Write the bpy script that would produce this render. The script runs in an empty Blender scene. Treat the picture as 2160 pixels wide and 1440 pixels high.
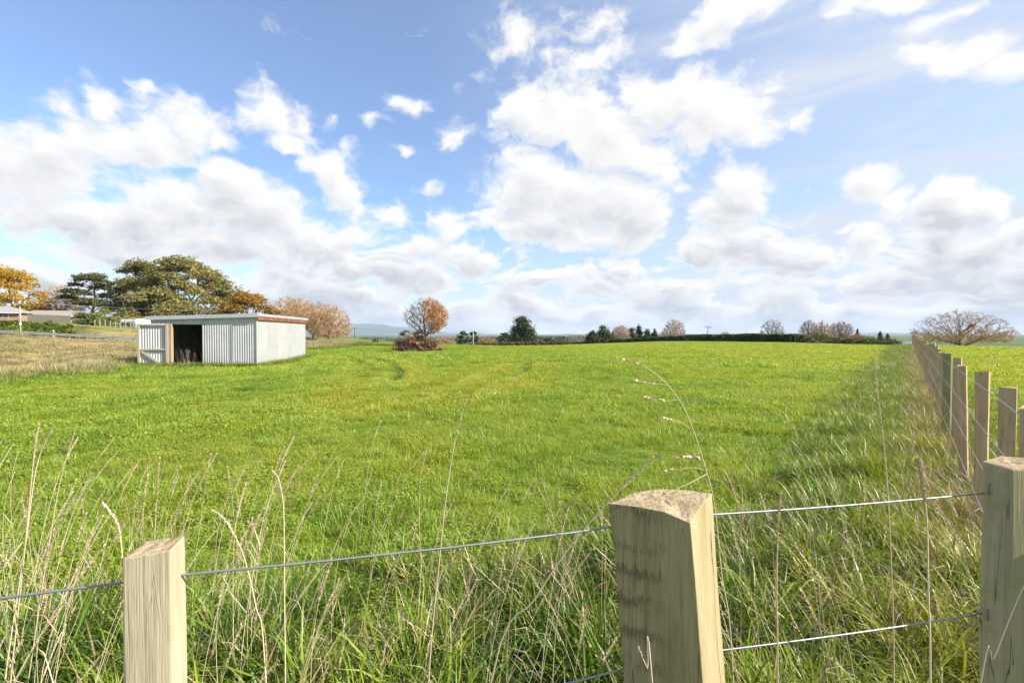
import bpy, bmesh, math, random
import numpy as np
from math import radians as R, sin, cos, pi, atan, atan2, sqrt
from mathutils import Vector, Matrix

random.seed(7)
rng = np.random.default_rng(11)
S = bpy.context.scene
C = S.collection

# ------------------------------------------------------------------ camera
EYE = 1.6
PITCH = R(0.92)
cd = bpy.data.cameras.new('camera')
cd.sensor_width = 36.0
cd.lens = 16.67
cd.clip_start = 0.05
cd.clip_end = 30000
cam = bpy.data.objects.new('camera', cd)
C.objects.link(cam)
cam.location = (0, 0, EYE)
cam.rotation_euler = (R(90) - PITCH, 0, 0)
S.camera = cam


def uv(px, py):
    a = (px - 1080) / 1000.0
    b = (720 - py) / 1000.0
    y = cos(PITCH) + b * sin(PITCH)
    z = -sin(PITCH) + b * cos(PITCH)
    return a / y, z / y


def at(px, py, Y):
    u, v = uv(px, py)
    return Vector((u * Y, Y, EYE + v * Y))


# ------------------------------------------------------------------ light
SUN_AZ, SUN_EL = R(101), R(34)          # azimuth clockwise from the view direction
SUN = Vector((sin(SUN_AZ) * cos(SUN_EL), cos(SUN_AZ) * cos(SUN_EL), sin(SUN_EL)))
ld = bpy.data.lights.new('sun', 'SUN')
ld.energy = 5.0
ld.angle = R(0.53)
ld.color = (1.0, 0.93, 0.82)
sun = bpy.data.objects.new('sun', ld)
C.objects.link(sun)
sun.location = (30, -10, 40)
sun.rotation_euler = SUN.to_track_quat('Z', 'Y').to_euler()

S.view_settings.view_transform = 'Standard'
S.view_settings.look = 'None'
S.view_settings.gamma = 1.0
S.view_settings.use_curve_mapping = False
S.view_settings.exposure = 1.12

# ------------------------------------------------------------------ sky: Sky Texture with clouds in world directions
W = bpy.data.worlds.new('World')
S.world = W
W.use_nodes = True


class NT:
    """thin wrapper to write node trees as code"""

    def __init__(s, tree):
        s.t = tree

    def n(s, typ, ins=None, **kw):
        nd = s.t.nodes.new(typ)
        for k, v in kw.items():
            setattr(nd, k, v)
        if ins:
            for k, v in ins.items():
                sock = nd.inputs[k]
                if hasattr(v, 'is_linked') or isinstance(v, bpy.types.NodeSocket):
                    s.t.links.new(v, sock)
                else:
                    sock.default_value = v
        return nd

    def m(s, op, a, b=None, c=None, clamp=False):
        ins = {0: a}
        if b is not None:
            ins[1] = b
        if c is not None:
            ins[2] = c
        nd = s.n('ShaderNodeMath', ins, operation=op)
        nd.use_clamp = clamp
        return nd.outputs[0]

    def v(s, op, a, b=None, c=None):
        ins = {0: a}
        if b is not None:
            ins[1] = b
        if c is not None:
            ins[2] = c
        nd = s.n('ShaderNodeVectorMath', ins, operation=op)
        return nd.outputs['Value' if op in ('LENGTH', 'DOT_PRODUCT', 'DISTANCE') else 'Vector']

    def noise(s, vec, scale, detail=4, rough=0.5, dist=0.0, out=0, dim='3D', typ='FBM'):
        nd = s.n('ShaderNodeTexNoise', {'Scale': scale, 'Detail': detail, 'Roughness': rough, 'Distortion': dist}, noise_dimensions=dim)
        nd.noise_type = typ
        if vec is not None:
            s.t.links.new(vec, nd.inputs['Vector'])
        return nd.outputs[out]

    def ramp(s, fac, stops, interp='LINEAR'):
        nd = s.n('ShaderNodeValToRGB', {0: fac})
        cr = nd.color_ramp
        cr.interpolation = interp
        while len(cr.elements) < len(stops):
            cr.elements.new(0.5)
        for e, (p, col) in zip(cr.elements, stops):
            e.position = p
            e.color = (*col, 1) if len(col) == 3 else col
        return nd.outputs[0]

    def mr(s, val, a, b, c=0.0, d=1.0, typ='LINEAR'):
        nd = s.n('ShaderNodeMapRange', {0: val, 1: a, 2: b, 3: c, 4: d}, interpolation_type=typ)
        return nd.outputs[0]

    def mix(s, fac, a, b, typ='MIX'):
        nd = s.n('ShaderNodeMix', None, data_type='RGBA', blend_type=typ)
        for sock, val in ((nd.inputs[0], fac), (nd.inputs[6], a), (nd.inputs[7], b)):
            if isinstance(val, bpy.types.NodeSocket):
                s.t.links.new(val, sock)
            elif isinstance(val, (int, float)):
                sock.default_value = val
            else:
                sock.default_value = (*val, 1) if len(val) == 3 else val
        return nd.outputs[2]


# cumulus banks: where they stand in the sky (bearing and height given by two picture-scale numbers), half sizes, strength
CL = [
    # left bank
    (0, 335, 150, 85, 1.0), (110, 345, 150, 85, 1.0), (200, 285, 110, 75, .9), (212, 218, 42, 58, .75), (130, 215, 60, 35, .45),
    (330, 290, 100, 60, .85), (405, 250, 78, 70, .9), (395, 315, 80, 50, .8), (480, 285, 62, 42, .75), (575, 238, 62, 55, .7), (620, 250, 40, 40, .55),
    (605, 302, 50, 28, .7), (690, 362, 72, 52, .95), (715, 400, 50, 42, .9), (728, 315, 30, 24, .5),
    (820, 450, 60, 36, .85), (760, 440, 60, 28, .5), (855, 212, 52, 26, .65), (960, 278, 44, 36, .75),
    (775, 250, 34, 18, .5), (853, 305, 30, 14, .5), (694, 236, 16, 28, .4), (918, 392, 32, 22, .55), (660, 300, 22, 16, .4),
    (490, 385, 100, 75, 1.1), (420, 430, 120, 60, 1.0), (560, 455, 110, 65, 1.0), (300, 460, 150, 60, .95), (170, 470, 140, 55, .9), (40, 480, 140, 45, .8),
    (640, 500, 100, 55, .95), (700, 535, 90, 40, .85), (480, 520, 160, 50, .9), (250, 530, 160, 45, .8),
    (770, 490, 50, 28, .5), (840, 575, 110, 38, .95), (760, 575, 100, 34, .85), (620, 565, 120, 34, .85), (895, 515, 70, 34, .8), (990, 555, 66, 40, .85), (940, 540, 60, 30, .7),
    # centre
    (1085, 75, 68, 62, .55), (1140, 95, 60, 40, .4), (1240, 70, 80, 60, .5), (1290, 60, 50, 60, .42), (1260, 130, 70, 50, .6), (1170, 130, 50, 40, .35), (1050, 170, 60, 36, .3),
    (1110, 235, 80, 78, .95), (1190, 250, 120, 85, 1.1), (1270, 290, 140, 75, 1.0), (1330, 330, 110, 65, .95), (1340, 180, 70, 55, .85), (1420, 205, 110, 65, 1.05), (1510, 220, 110, 70, 1.05),
    (1570, 255, 90, 66, 1.0), (1480, 270, 130, 50, .95), (1600, 290, 45, 40, .8), (1675, 262, 32, 24, .45), (1628, 178, 28, 16, .55),
    (1110, 400, 95, 85, 1.1), (1210, 410, 110, 80, 1.05), (1290, 410, 110, 80, 1.0), (1340, 450, 80, 65, .95), (1150, 470, 150, 52, 1.0), (1290, 490, 120, 40, .95), (1430, 395, 42, 28, .65), (1395, 360, 40, 34, .6),
    (1030, 450, 60, 36, .7), (960, 465, 60, 34, .6),
    # right
    (1590, 378, 34, 36, .9), (1555, 410, 64, 62, 1.0), (1535, 460, 78, 60, 1.0), (1500, 425, 40, 42, .85), (1560, 520, 140, 48, 1.0), (1640, 535, 100, 48, 1.0), (1480, 540, 90, 40, .9), (1700, 555, 70, 30, .8),
    (1445, 95, 50, 34, .9), (1490, 60, 70, 50, .95), (1540, 20, 90, 45, 1.0), (1610, -10, 90, 40, .9), (1800, 10, 60, 40, .8), (1900, -10, 140, 36, .75), (1960, 45, 80, 26, .6), (2030, 25, 60, 26, .5),
    (1960, 110, 80, 30, .65), (2050, 120, 110, 48, .8), (2140, 150, 110, 40, .8), (1840, 385, 62, 38, .8), (1900, 410, 60, 34, .6), (1830, 520, 70, 46, .75), (1770, 525, 50, 36, .6),
    (2010, 420, 80, 60, 1.05), (2070, 420, 60, 55, .95), (1990, 490, 85, 80, 1.05), (2080, 520, 120, 50, 1.0), (2000, 575, 180, 48, 1.0), (2160, 500, 60, 50, .9), (1880, 600, 120, 34, .85),
    (1312, 560, 48, 28, .85), (1235, 570, 30, 18, .7), (1120, 590, 120, 28, .8), (1300, 612, 130, 26, .7),
]


def build_world():
    t = W.node_tree
    t.nodes.clear()
    N = NT(t)
    out = N.n('ShaderNodeOutputWorld')
    sky = N.n('ShaderNodeTexSky', sky_type='NISHITA')
    sky.sun_disc = False
    sky.sun_elevation = SUN_EL
    sky.sun_rotation = SUN_AZ
    sky.altitude = 60
    sky.air_density = 1.0
    sky.dust_density = 0.6
    sky.ozone_density = 2.6
    # field group: direction angles (bearing, height) -> cloud density before the threshold
    g = bpy.data.node_groups.new('cloud_field', 'ShaderNodeTree')
    g.interface.new_socket('P', in_out='INPUT', socket_type='NodeSocketVector')
    g.interface.new_socket('D', in_out='OUTPUT', socket_type='NodeSocketFloat')
    G = NT(g)
    gi = G.n('NodeGroupInput')
    go = G.n('NodeGroupOutput')
    P = gi.outputs[0]
    acc = None
    for (px, py, rx, ry, w) in CL:
        u, v = uv(px, py)
        az, el = atan(u), atan(v / sqrt(1 + u * u))
        u2, v2 = uv(px + 10, py - 10)
        ra = rx * (atan(u2) - az) / 10 * 0.98
        re = ry * (atan(v2 / sqrt(1 + u * u)) - el) / 10 * 0.98
        sx, sy = 1 / ra, 1 / re
        w = w * 1.0
        q = G.v('MULTIPLY_ADD', P, (sx, sy, 0), (-az * sx, -el * sy, 0))
        d = G.m('MULTIPLY_ADD', G.v('LENGTH', q), -w * .84, w)
        acc = d if acc is None else G.m('SMOOTH_MAX', acc, d, 0.22)
    g.links.new(acc, go.inputs[0])

    D = N.n('ShaderNodeTexCoord').outputs['Generated']
    sep = N.n('ShaderNodeSeparateXYZ', {0: D})
    az = N.m('ARCTAN2', sep.outputs[0], sep.outputs[1])
    el = N.m('ARCSINE', sep.outputs[2])
    P = N.n('ShaderNodeCombineXYZ', {0: az, 1: el}).outputs[0]

    def density(P, fine):
        s2 = N.n('ShaderNodeSeparateXYZ', {0: P})
        e = s2.outputs[1]
        q = N.v('MULTIPLY', P, (1.0, 1.35, 1.0))
        wv = N.noise(q, 8.0, 3 if fine else 1, 0.6, out=1)
        wv = N.v('MULTIPLY_ADD', wv, (0.10, 0.085, 0), (-0.05, -0.0425, 0))
        Pw = N.v('ADD', P, wv)
        fld = N.n('ShaderNodeGroup', node_tree=g)
        t.links.new(Pw, fld.inputs[0])
        f = N.m('MAXIMUM', fld.outputs[0], -0.6)
        # low stratocumulus towards the horizon, everywhere round
        ql = N.v('MULTIPLY', Pw, (6.5, 22.0, 1.0))
        lo = N.noise(ql, 1.0, 3 if fine else 1, 0.5)
        cov = N.mr(e, 0.02, 0.27, 0.50, -0.55)
        lo = N.m('ADD', N.m('MULTIPLY_ADD', lo, 3.0, -1.42), cov)
        # clouds beside and behind the camera
        back = N.mr(N.m('ABSOLUTE', s2.outputs[0]), 0.95, 1.3, 0.0, 1.0)
        bk = N.m('MULTIPLY_ADD', N.noise(q, 2.1, 2, 0.55), 2.6, -1.35)
        bk = N.m('MULTIPLY_ADD', back, 2.0, N.m('ADD', bk, -2.0))
        f = N.m('SMOOTH_MAX', N.m('SMOOTH_MAX', f, lo, 0.12), bk, 0.15)
        n1 = N.noise(N.v('ADD', q, wv), 13.0, 9 if fine else 4, 0.62)
        return N.m('MULTIPLY_ADD', n1, 1.9, N.m('ADD', f, -0.95)), f, e, n1

    d0, f0, e0, n0 = density(P, True)
    d1, f1, e1, n1 = density(N.v('MULTIPLY_ADD', N.n('ShaderNodeCombineXYZ', {0: N.mr(el, .03, .33, .35, 1.0), 1: N.mr(el, .03, .33, .35, 1.0)}).outputs[0], (0.015, 0.032, 0), P), False)
    hi = N.mr(e0, 0.10, 0.32)
    alpha = N.mr(d0, 0.0, N.m('MULTIPLY_ADD', hi, 0.28, 0.32), 0, 1, 'SMOOTHSTEP')
    # what stands between here and the light, up and to the right; the fine billows break it up
    occ = N.mr(d1, N.m('MULTIPLY_ADD', hi, 0.28, 0.02), N.m('MULTIPLY_ADD', hi, 0.45, 0.75))
    occ = N.m('MULTIPLY', occ, N.m('MULTIPLY_ADD', n0, -2.6, 2.25, True))
    sh = N.m('MULTIPLY', occ, N.mr(d0, 0.0, 0.5))
    sh = N.m('MULTIPLY', sh, N.mr(e0, 0.05, 0.5, 1.0, 0.6))
    ccol = N.mix(sh, (1.0, 0.992, 0.975), N.mix(hi, (0.55, 0.58, 0.63), (0.68, 0.70, 0.73)))
    # thin high veil, stronger towards the sun
    qc = N.n('ShaderNodeMapping', {0: P, 2: (0, 0, R(-22)), 3: (2.2, 13.0, 1)}).outputs[0]
    ci = N.noise(qc, 1.0, 5, 0.62, 0.4)
    ci = N.mr(ci, 0.36, 0.78, 0, 1, 'SMOOTHSTEP')
    side = N.mr(az, -0.25, 0.65, 0.04, 1.0, 'SMOOTHSTEP')
    low = N.mr(el, 0.0, 0.30, 0.55, 0.0, 'SMOOTHSTEP')
    veil = N.m('MULTIPLY_ADD', side, N.m('MULTIPLY_ADD', ci, 0.66, 0.40), N.m('MAXIMUM', low, 0.10), True)
    vcol = (0.74, 0.80, 0.92)
    b_sky = N.n('ShaderNodeBackground', {0: N.mix(1.0, sky.outputs[0], (0.94, 1.07, 1.20), 'MULTIPLY'), 1: SKY_STR})
    b_veil = N.n('ShaderNodeBackground', {0: (*vcol, 1), 1: 0.46})
    b_cl = N.n('ShaderNodeBackground', {0: ccol, 1: CLOUD_STR})
    m1 = N.n('ShaderNodeMixShader', {0: veil, 1: b_sky.outputs[0], 2: b_veil.outputs[0]})
    up = N.mr(el, -0.03, 0.0)
    m2 = N.n('ShaderNodeMixShader', {0: N.m('MULTIPLY', alpha, up), 1: m1.outputs[0], 2: b_cl.outputs[0]})
    t.links.new(m2.outputs[0], out.inputs[0])


SKY_STR = 0.092
CLOUD_STR = 0.48
build_world()
W.cycles.sampling_method = 'MANUAL'
W.cycles.sample_map_resolution = 512

# ------------------------------------------------------------------ object helpers
def tag(o, label=None, cat=None, group=None, kind=None):
    if label:
        o['label'] = label
    if cat:
        o['category'] = cat
    if group:
        o['group'] = group
    if kind:
        o['kind'] = kind
    return o


def empty(name, loc, label=None, cat=None, group=None, rz=0.0):
    o = bpy.data.objects.new(name, None)
    C.objects.link(o)
    o.location = loc
    o.rotation_euler = (0, 0, rz)
    o.empty_display_size = 0.2
    return tag(o, label, cat, group)


def link_mesh(name, me, mat, parent=None):
    o = bpy.data.objects.new(name, me)
    C.objects.link(o)
    if mat is not None:
        for m in (mat if isinstance(mat, (list, tuple)) else [mat]):
            me.materials.append(m)
    if parent is not None:
        o.parent = parent
    return o


def np_mesh(name, co, quads, smooth=False, attrs=None):
    """mesh from arrays: co (n,3), quads (m,4) or tris (m,3)"""
    co = np.asarray(co, np.float32)
    quads = np.asarray(quads, np.int32)
    k = quads.shape[1]
    me = bpy.data.meshes.new(name)
    me.vertices.add(len(co))
    me.vertices.foreach_set('co', co.ravel())
    me.loops.add(quads.size)
    me.loops.foreach_set('vertex_index', quads.ravel())
    me.polygons.add(len(quads))
    me.polygons.foreach_set('loop_start', np.arange(len(quads), dtype=np.int32) * k)
    me.polygons.foreach_set('loop_total', np.full(len(quads), k, np.int32))
    if smooth:
        me.polygons.foreach_set('use_smooth', np.ones(len(quads), bool))
    for nm, arr in (attrs or {}).items():
        arr = np.asarray(arr, np.float32)
        if arr.ndim == 1:
            a = me.attributes.new(nm, 'FLOAT', 'POINT')
            a.data.foreach_set('value', arr)
        else:
            a = me.attributes.new(nm, 'FLOAT_VECTOR', 'POINT')
            a.data.foreach_set('vector', arr.ravel())
    me.update()
    me.validate()
    return me


class MB:
    """collects faces, then builds one mesh object"""

    def __init__(s):
        s.v, s.f, s.sm = [], [], []

    def add(s, vs, fs, M=None, smooth=False):
        o = len(s.v)
        s.v += [tuple(M @ Vector(p)) if M is not None else tuple(p) for p in vs]
        s.f += [tuple(i + o for i in f) for f in fs]
        s.sm += [smooth] * len(fs)
        return s

    def box(s, a, b, M=None):
        (x0, y0, z0), (x1, y1, z1) = a, b
        vs = [(x0, y0, z0), (x1, y0, z0), (x1, y1, z0), (x0, y1, z0), (x0, y0, z1), (x1, y0, z1), (x1, y1, z1), (x0, y1, z1)]
        return s.add(vs, [(0, 3, 2, 1), (4, 5, 6, 7), (0, 1, 5, 4), (1, 2, 6, 5), (2, 3, 7, 6), (3, 0, 4, 7)], M)

    def prism(s, poly, z0, z1, M=None, top=None):
        """upright prism on a polygon given counter-clockwise; top may give its own z per corner"""
        n = len(poly)
        vs = [(x, y, z0) for x, y in poly] + [(x, y, (top[i] if top else z1)) for i, (x, y) in enumerate(poly)]
        fs = [tuple(range(n - 1, -1, -1)), tuple(range(n, 2 * n))] + [(i, (i + 1) % n, n + (i + 1) % n, n + i) for i in range(n)]
        return s.add(vs, fs, M)

    def tube(s, pts, rad, k=6, smooth=True, caps=True):
        pts = [Vector(p) for p in pts]
        n = len(pts)
        rs = rad if isinstance(rad, (list, tuple)) else [rad] * n
        vs, fs = [], []
        ref = None
        for i, p in enumerate(pts):
            d = (pts[min(i + 1, n - 1)] - pts[max(i - 1, 0)]).normalized()
            if ref is None:
                ref = d.cross(Vector((0, 0, 1)) if abs(d.z) < .9 else Vector((1, 0, 0))).normalized()
            else:
                ref = (ref - d * ref.dot(d)).normalized()
            bi = d.cross(ref)
            for j in range(k):
                a = 2 * pi * j / k
                vs.append(p + (ref * cos(a) + bi * sin(a)) * rs[i])
        for i in range(n - 1):
            for j in range(k):
                fs.append((i * k + j, i * k + (j + 1) % k, (i + 1) * k + (j + 1) % k, (i + 1) * k + j))
        s.add(vs, fs, None, smooth)
        if caps:
            s.f.append(tuple(len(s.v) - n * k + j for j in range(k - 1, -1, -1)))
            s.f.append(tuple(len(s.v) - k + j for j in range(k)))
            s.sm += [False, False]
        return s

    def mesh(s, name):
        me = bpy.data.meshes.new(name)
        me.from_pydata(s.v, [], s.f)
        me.polygons.foreach_set('use_smooth', np.array(s.sm, bool))
        me.update()
        return me

    def build(s, name, mat, parent=None, bevel=0.0):
        o = link_mesh(name, s.mesh(name), mat, parent)
        if bevel:
            b = o.modifiers.new('bevel', 'BEVEL')
            b.width = bevel
            b.segments = 2
            b.limit_method = 'ANGLE'
        return o


# ------------------------------------------------------------------ materials
MAT = {}


def mat(name):
    m = bpy.data.materials.new(name)
    m.use_nodes = True
    m.node_tree.nodes.clear()
    N = NT(m.node_tree)
    out = N.n('ShaderNodeOutputMaterial')
    MAT[name] = m
    return m, N, out


def principled(N, out, col, rough=.6, metal=0.0, spec=.4, bump=None, bstr=.3, bdist=.01):
    b = N.n('ShaderNodeBsdfPrincipled')
    for k, v in (('Base Color', col), ('Roughness', rough), ('Metallic', metal), ('Specular IOR Level', spec)):
        if isinstance(v, bpy.types.NodeSocket):
            N.t.links.new(v, b.inputs[k])
        elif isinstance(v, (tuple, list)):
            b.inputs[k].default_value = (*v, 1) if len(v) == 3 else v
        else:
            b.inputs[k].default_value = v
    if bump is not None:
        bn = N.n('ShaderNodeBump', {'Strength': bstr, 'Distance': bdist, 'Height': bump})
        N.t.links.new(bn.outputs[0], b.inputs['Normal'])
    N.t.links.new(b.outputs[0], out.inputs[0])
    return b


def simple(name, c1, c2=None, scale=3.0, rough=.7, metal=0.0, spec=.3, bstr=.2, bdist=.01, stretch=(1, 1, 1), detail=5):
    m, N, out = mat(name)
    co = N.n('ShaderNodeTexCoord').outputs['Object']
    if c2 is None:
        c2 = tuple(x * .75 for x in c1)
    q = N.v('MULTIPLY', co, stretch)
    f = N.noise(q, scale, detail, .6)
    col = N.ramp(f, [(.3, c2), (.7, c1)])
    principled(N, out, col, rough, metal, spec, f, bstr, bdist)
    return m


def wood_mat(name, light, dark, tint, grain=26.0, moss=None, band=0.0, split=.8, bdir=None):
    """sawn timber: grain along z, growth streaks, stains"""
    m, N, out = mat(name)
    co = N.n('ShaderNodeTexCoord').outputs['Object']
    raw0 = co
    info = N.n('ShaderNodeObjectInfo')
    off = N.n('ShaderNodeCombineXYZ', {0: N.m('MULTIPLY', info.outputs['Random'], 17.0), 2: N.m('MULTIPLY', info.outputs['Random'], 31.0)}).outputs[0]
    co = N.v('ADD', co, off)
    q = N.v('MULTIPLY', co, (1, 1, .035))
    g1 = N.noise(q, grain * 2.2, 4, .65)
    g2 = N.noise(N.v('MULTIPLY', co, (1, 1, .10)), grain * .45, 4, .55, .8)
    st = N.noise(N.v('MULTIPLY', co, (1, 1, .35)), 7.0, 4, .6)
    c = N.mix(N.mr(g2, .35, .68), light, dark)
    c = N.mix(N.m('MULTIPLY', N.mr(g1, .45, .75), .45), c, tuple(x * .5 for x in dark))
    c = N.mix(N.m('MULTIPLY', N.mr(st, .48, .72, 0, 1, 'SMOOTHSTEP'), .55), c, tint)
    if moss:
        ms = N.noise(co, 14.0, 5, .65)
        c = N.mix(N.m('MULTIPLY', N.mr(ms, .46, .68, 0, 1, 'SMOOTHSTEP'), .75), c, moss)
    fib = N.noise(N.v('MULTIPLY', co, (1, 1, .02)), grain * 9.0, 3, .6)
    c = N.mix(N.m('MULTIPLY', N.mr(fib, .5, .75), .35), c, tuple(x * .45 for x in dark))
    ck = N.noise(N.v('MULTIPLY', co, (1, 1, .03)), grain * 1.1, 2, .5, .3)
    crack = N.m('MULTIPLY', N.mr(N.m('ABSOLUTE', N.m('SUBTRACT', ck, .5)), .006, .0), N.mr(N.noise(N.v('MULTIPLY', co, (1, 1, .3)), 9.0, 2), .52, .6))
    c = N.mix(N.m('MULTIPLY', crack, split), c, (.05, .036, .02))
    h = N.m('ADD', N.m('MULTIPLY', g1, .6), N.m('MULTIPLY_ADD', fib, .5, g2))
    h = N.m('SUBTRACT', h, N.m('MULTIPLY', crack, 1.5 * split))
    if band:
        # saw chatter: short rows of torn fibre across the face
        sp = N.n('ShaderNodeSeparateXYZ', {0: co})
        wob = N.noise(N.v('MULTIPLY', co, (1, 1, .05)), 330.0, 2, .6)
        zz = N.m('MULTIPLY_ADD', wob, .075, N.m('MULTIPLY_ADD', N.noise(co, 3.0, 2), .03, sp.outputs[2]))
        saw = N.m('FRACT', N.m('MULTIPLY', zz, band))
        tooth = N.mr(saw, .62, .98, 0, 1, 'SMOOTHSTEP')
        tooth = N.m('MULTIPLY', tooth, N.m('LESS_THAN', saw, .985))
        where = N.mr(N.noise(N.v('MULTIPLY', co, (1, 1, 1.2)), 11.0, 2, .5), .36, .50, 0, 1, 'SMOOTHSTEP')
        tk = N.m('MULTIPLY', tooth, where)
        if bdir:
            tk = N.m('MULTIPLY', tk, N.mr(N.v('DOT_PRODUCT', raw0, bdir), .035, -.02))
        c = N.mix(N.m('MULTIPLY', tk, .52), c, (.06, .05, .03))
        h = N.m('SUBTRACT', h, N.m('MULTIPLY', tk, 1.2))
    principled(N, out, c, .85, 0, .15, h, .8, .004)
    return m


def leaf_mat(name, cols, trans=.35, scale=.35, rough=.55, spec=.25):
    """foliage: per-leaf attribute 'rv' and a slow drift through the crown pick the colour"""
    m, N, out = mat(name)
    rv = N.n('ShaderNodeAttribute', attribute_name='rv').outputs['Fac']
    pos = N.n('ShaderNodeNewGeometry').outputs['Position']
    dr = N.noise(pos, scale, 3, .6)
    f = N.m('MULTIPLY_ADD', dr, 1.5, N.m('MULTIPLY_ADD', rv, .75, -.62), True)
    n = len(cols)
    col = N.ramp(f, [(i / max(1, n - 1), c) for i, c in enumerate(cols)])
    b = N.n('ShaderNodeBsdfPrincipled', {'Base Color': col, 'Roughness': rough, 'Specular IOR Level': spec})
    if trans:
        tc = N.mix(1.0, col, (1.25, 1.2, .6), 'MULTIPLY')
        tr = N.n('ShaderNodeBsdfTranslucent', {0: tc})
        mx = N.n('ShaderNodeMixShader', {0: trans, 1: b.outputs[0], 2: tr.outputs[0]})
        N.t.links.new(mx.outputs[0], out.inputs[0])
    else:
        N.t.links.new(b.outputs[0], out.inputs[0])
    return m


# ------------------------------------------------------------------ terrain
def sst(a, b, x):
    t = np.clip((x - a) / (b - a), 0, 1)
    return t * t * (3 - 2 * t)


_ph = rng.uniform(0, 6.28, 40)
_dir = rng.uniform(0, 6.28, 40)


def wav(x, y, wl, i, n=6):
    """smooth pseudo-noise of about unit amplitude"""
    r = 0
    for k in range(n):
        a = _dir[(i + k) % 40]
        f = 2 * np.pi / (wl * (0.6 + 0.22 * k))
        r = r + np.sin((x * np.cos(a) + y * np.sin(a)) * f + _ph[(i * 3 + k) % 40])
    return r / n * 1.6


ROAD_A = np.array([-59.0, 55.0])
ROAD_D = np.array([.8192, .5735])
ROAD_N = np.array([-.5735, .8192])


def road_tq(x, y):
    dx, dy = x - ROAD_A[0], y - ROAD_A[1]
    return dx * ROAD_D[0] + dy * ROAD_D[1], dx * ROAD_N[0] + dy * ROAD_N[1]


def edge_x(y):
    return np.interp(y, [-40, 10, 20, 26, 34, 42, 52, 60, 75, 100, 200], [-17, -17.5, -18.0, -20.8, -22.5, -22.3, -20.0, -20.3, -23.5, -34, -60])


def road_z(t):
    return .45 + .95 * (1 - sst(-4, 15, t))


def field_z(x, y):
    r = np.sqrt(x * x + y * y) * (1 - .9 * np.exp(-((x + 17) / 7) ** 2 - ((y - 28) / 9) ** 2))
    z = .045 * wav(x, y, 9, 0) * sst(3, 9, r) + .035 * wav(x, y, 31, 7) * sst(8, 30, r)
    z = z + .16 * np.exp(-((x - 34) / 22) ** 2 - ((y - 90) / 22) ** 2) - .50 * np.exp(-((x - 2) / 20) ** 2 - ((y - 80) / 20) ** 2) + .30 * np.exp(-((x + 24) / 10) ** 2 - ((y - 66) / 14) ** 2)
    z = z + .26 * np.exp(-((x - 40) / 14) ** 2 - ((y - 41) / 14) ** 2)
    z = z - .20 * np.exp(-((x + 15) / 8) ** 2 - ((y - 27) / 8) ** 2) - .16 * np.exp(-((x + 10) / 8) ** 2 - ((y - 46) / 7) ** 2)
    u = x / np.maximum(y, 5)
    yc = np.interp(u, [-.4, -.3, .0, .37, .6, .77, 1.0, 1.4], [80, 76, 78, 94, 84, 60, 50, 46])
    over = np.maximum(0, y - yc)
    z = z - 15 * (1 - np.exp(-(over * over / (over + 14)) / 240.0))
    return z


def tz(x, y):
    x = np.asarray(x, float)
    y = np.asarray(y, float)
    F = field_z(x, y)
    t, q = road_tq(x, y)
    d = edge_x(y) - x + .8 * wav(x, y, 5, 3)
    zr = road_z(t)
    val = -2.3 * sst(0, 9, d) * (1 - sst(36, 50, y)) + .35 * sst(44, 56, y) * sst(0, 4, d)
    k = sst(-30, -4, q)
    L = val * (1 - k) + zr * k
    fade = 1 - sst(16, 42, t)
    L = L + 1.55 * sst(5.5, 11.5, q) * fade + np.clip(q - 11, 0, 90) * .018 * fade
    L = L + (.22 * wav(x, y, 7, 12) + .12 * wav(x, y, 3, 20)) * sst(1, 6, d) * (1 - sst(-6, -3, q) * (1 - sst(6, 8, q)))
    L = L - 20 * sst(150, 600, np.sqrt(x * x + y * y))
    w = sst(0, 3.0, d)
    return F * (1 - w) + L * w


def tz1(x, y):
    return float(tz(np.array([x]), np.array([y]))[0])


def seg_d(x, y, pts):
    """distance to a polyline"""
    best = np.full(np.shape(x), 1e9)
    for (x0, y0), (x1, y1) in zip(pts[:-1], pts[1:]):
        dx, dy = x1 - x0, y1 - y0
        tt = np.clip(((x - x0) * dx + (y - y0) * dy) / (dx * dx + dy * dy), 0, 1)
        best = np.minimum(best, np.hypot(x - x0 - tt * dx, y - y0 - tt * dy))
    return best


def gpt(px, py):
    """ground point seen at a picture point (flat field)"""
    u, v = uv(px, py)
    Y = (EYE) / -v
    return (u * Y, Y)


# wheel tracks where a vehicle turned in the pasture
TRACKS = [
    [gpt(640, 905), gpt(720, 860), gpt(778, 820), gpt(800, 790), gpt(790, 768), gpt(760, 756), gpt(725, 748)],
    [gpt(690, 905), gpt(780, 850), gpt(838, 805), gpt(846, 785), gpt(830, 766), gpt(790, 752)],
    [gpt(800, 905), gpt(880, 850), gpt(960, 812), gpt(1030, 780), gpt(1062, 769)],
    [gpt(860, 925), gpt(960, 862), gpt(1050, 815), gpt(1105, 785), gpt(1117, 772), gpt(1085, 767)],
]
# tufts at the turns, coloured darker for the shade along the track edges
SHADE_LINES = [[gpt(1000, 767), gpt(1052, 769)], [gpt(1072, 766), gpt(1104, 767)], [gpt(1116, 770), gpt(1118, 780), gpt(1112, 792)], [gpt(800, 756), gpt(832, 767), gpt(847, 786), gpt(838, 806)], [gpt(725, 748), gpt(752, 757), gpt(780, 768), gpt(786, 780)], [gpt(775, 752), gpt(803, 759)], [gpt(762, 798), gpt(772, 790)], [gpt(1655, 800), gpt(1690, 803)], [gpt(1810, 792), gpt(1850, 796)]]
# bare strip of turned soil across the field, and the bare earth beyond the shed
FURROW = [(-20, 52), (-8, 51), (2, 50.5), (10, 50), (20, 49.5), (30, 50), (40, 52)]
FENCE_X0, FENCE_K = .565, .835       # right fence: x = X0 + K*y


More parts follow.
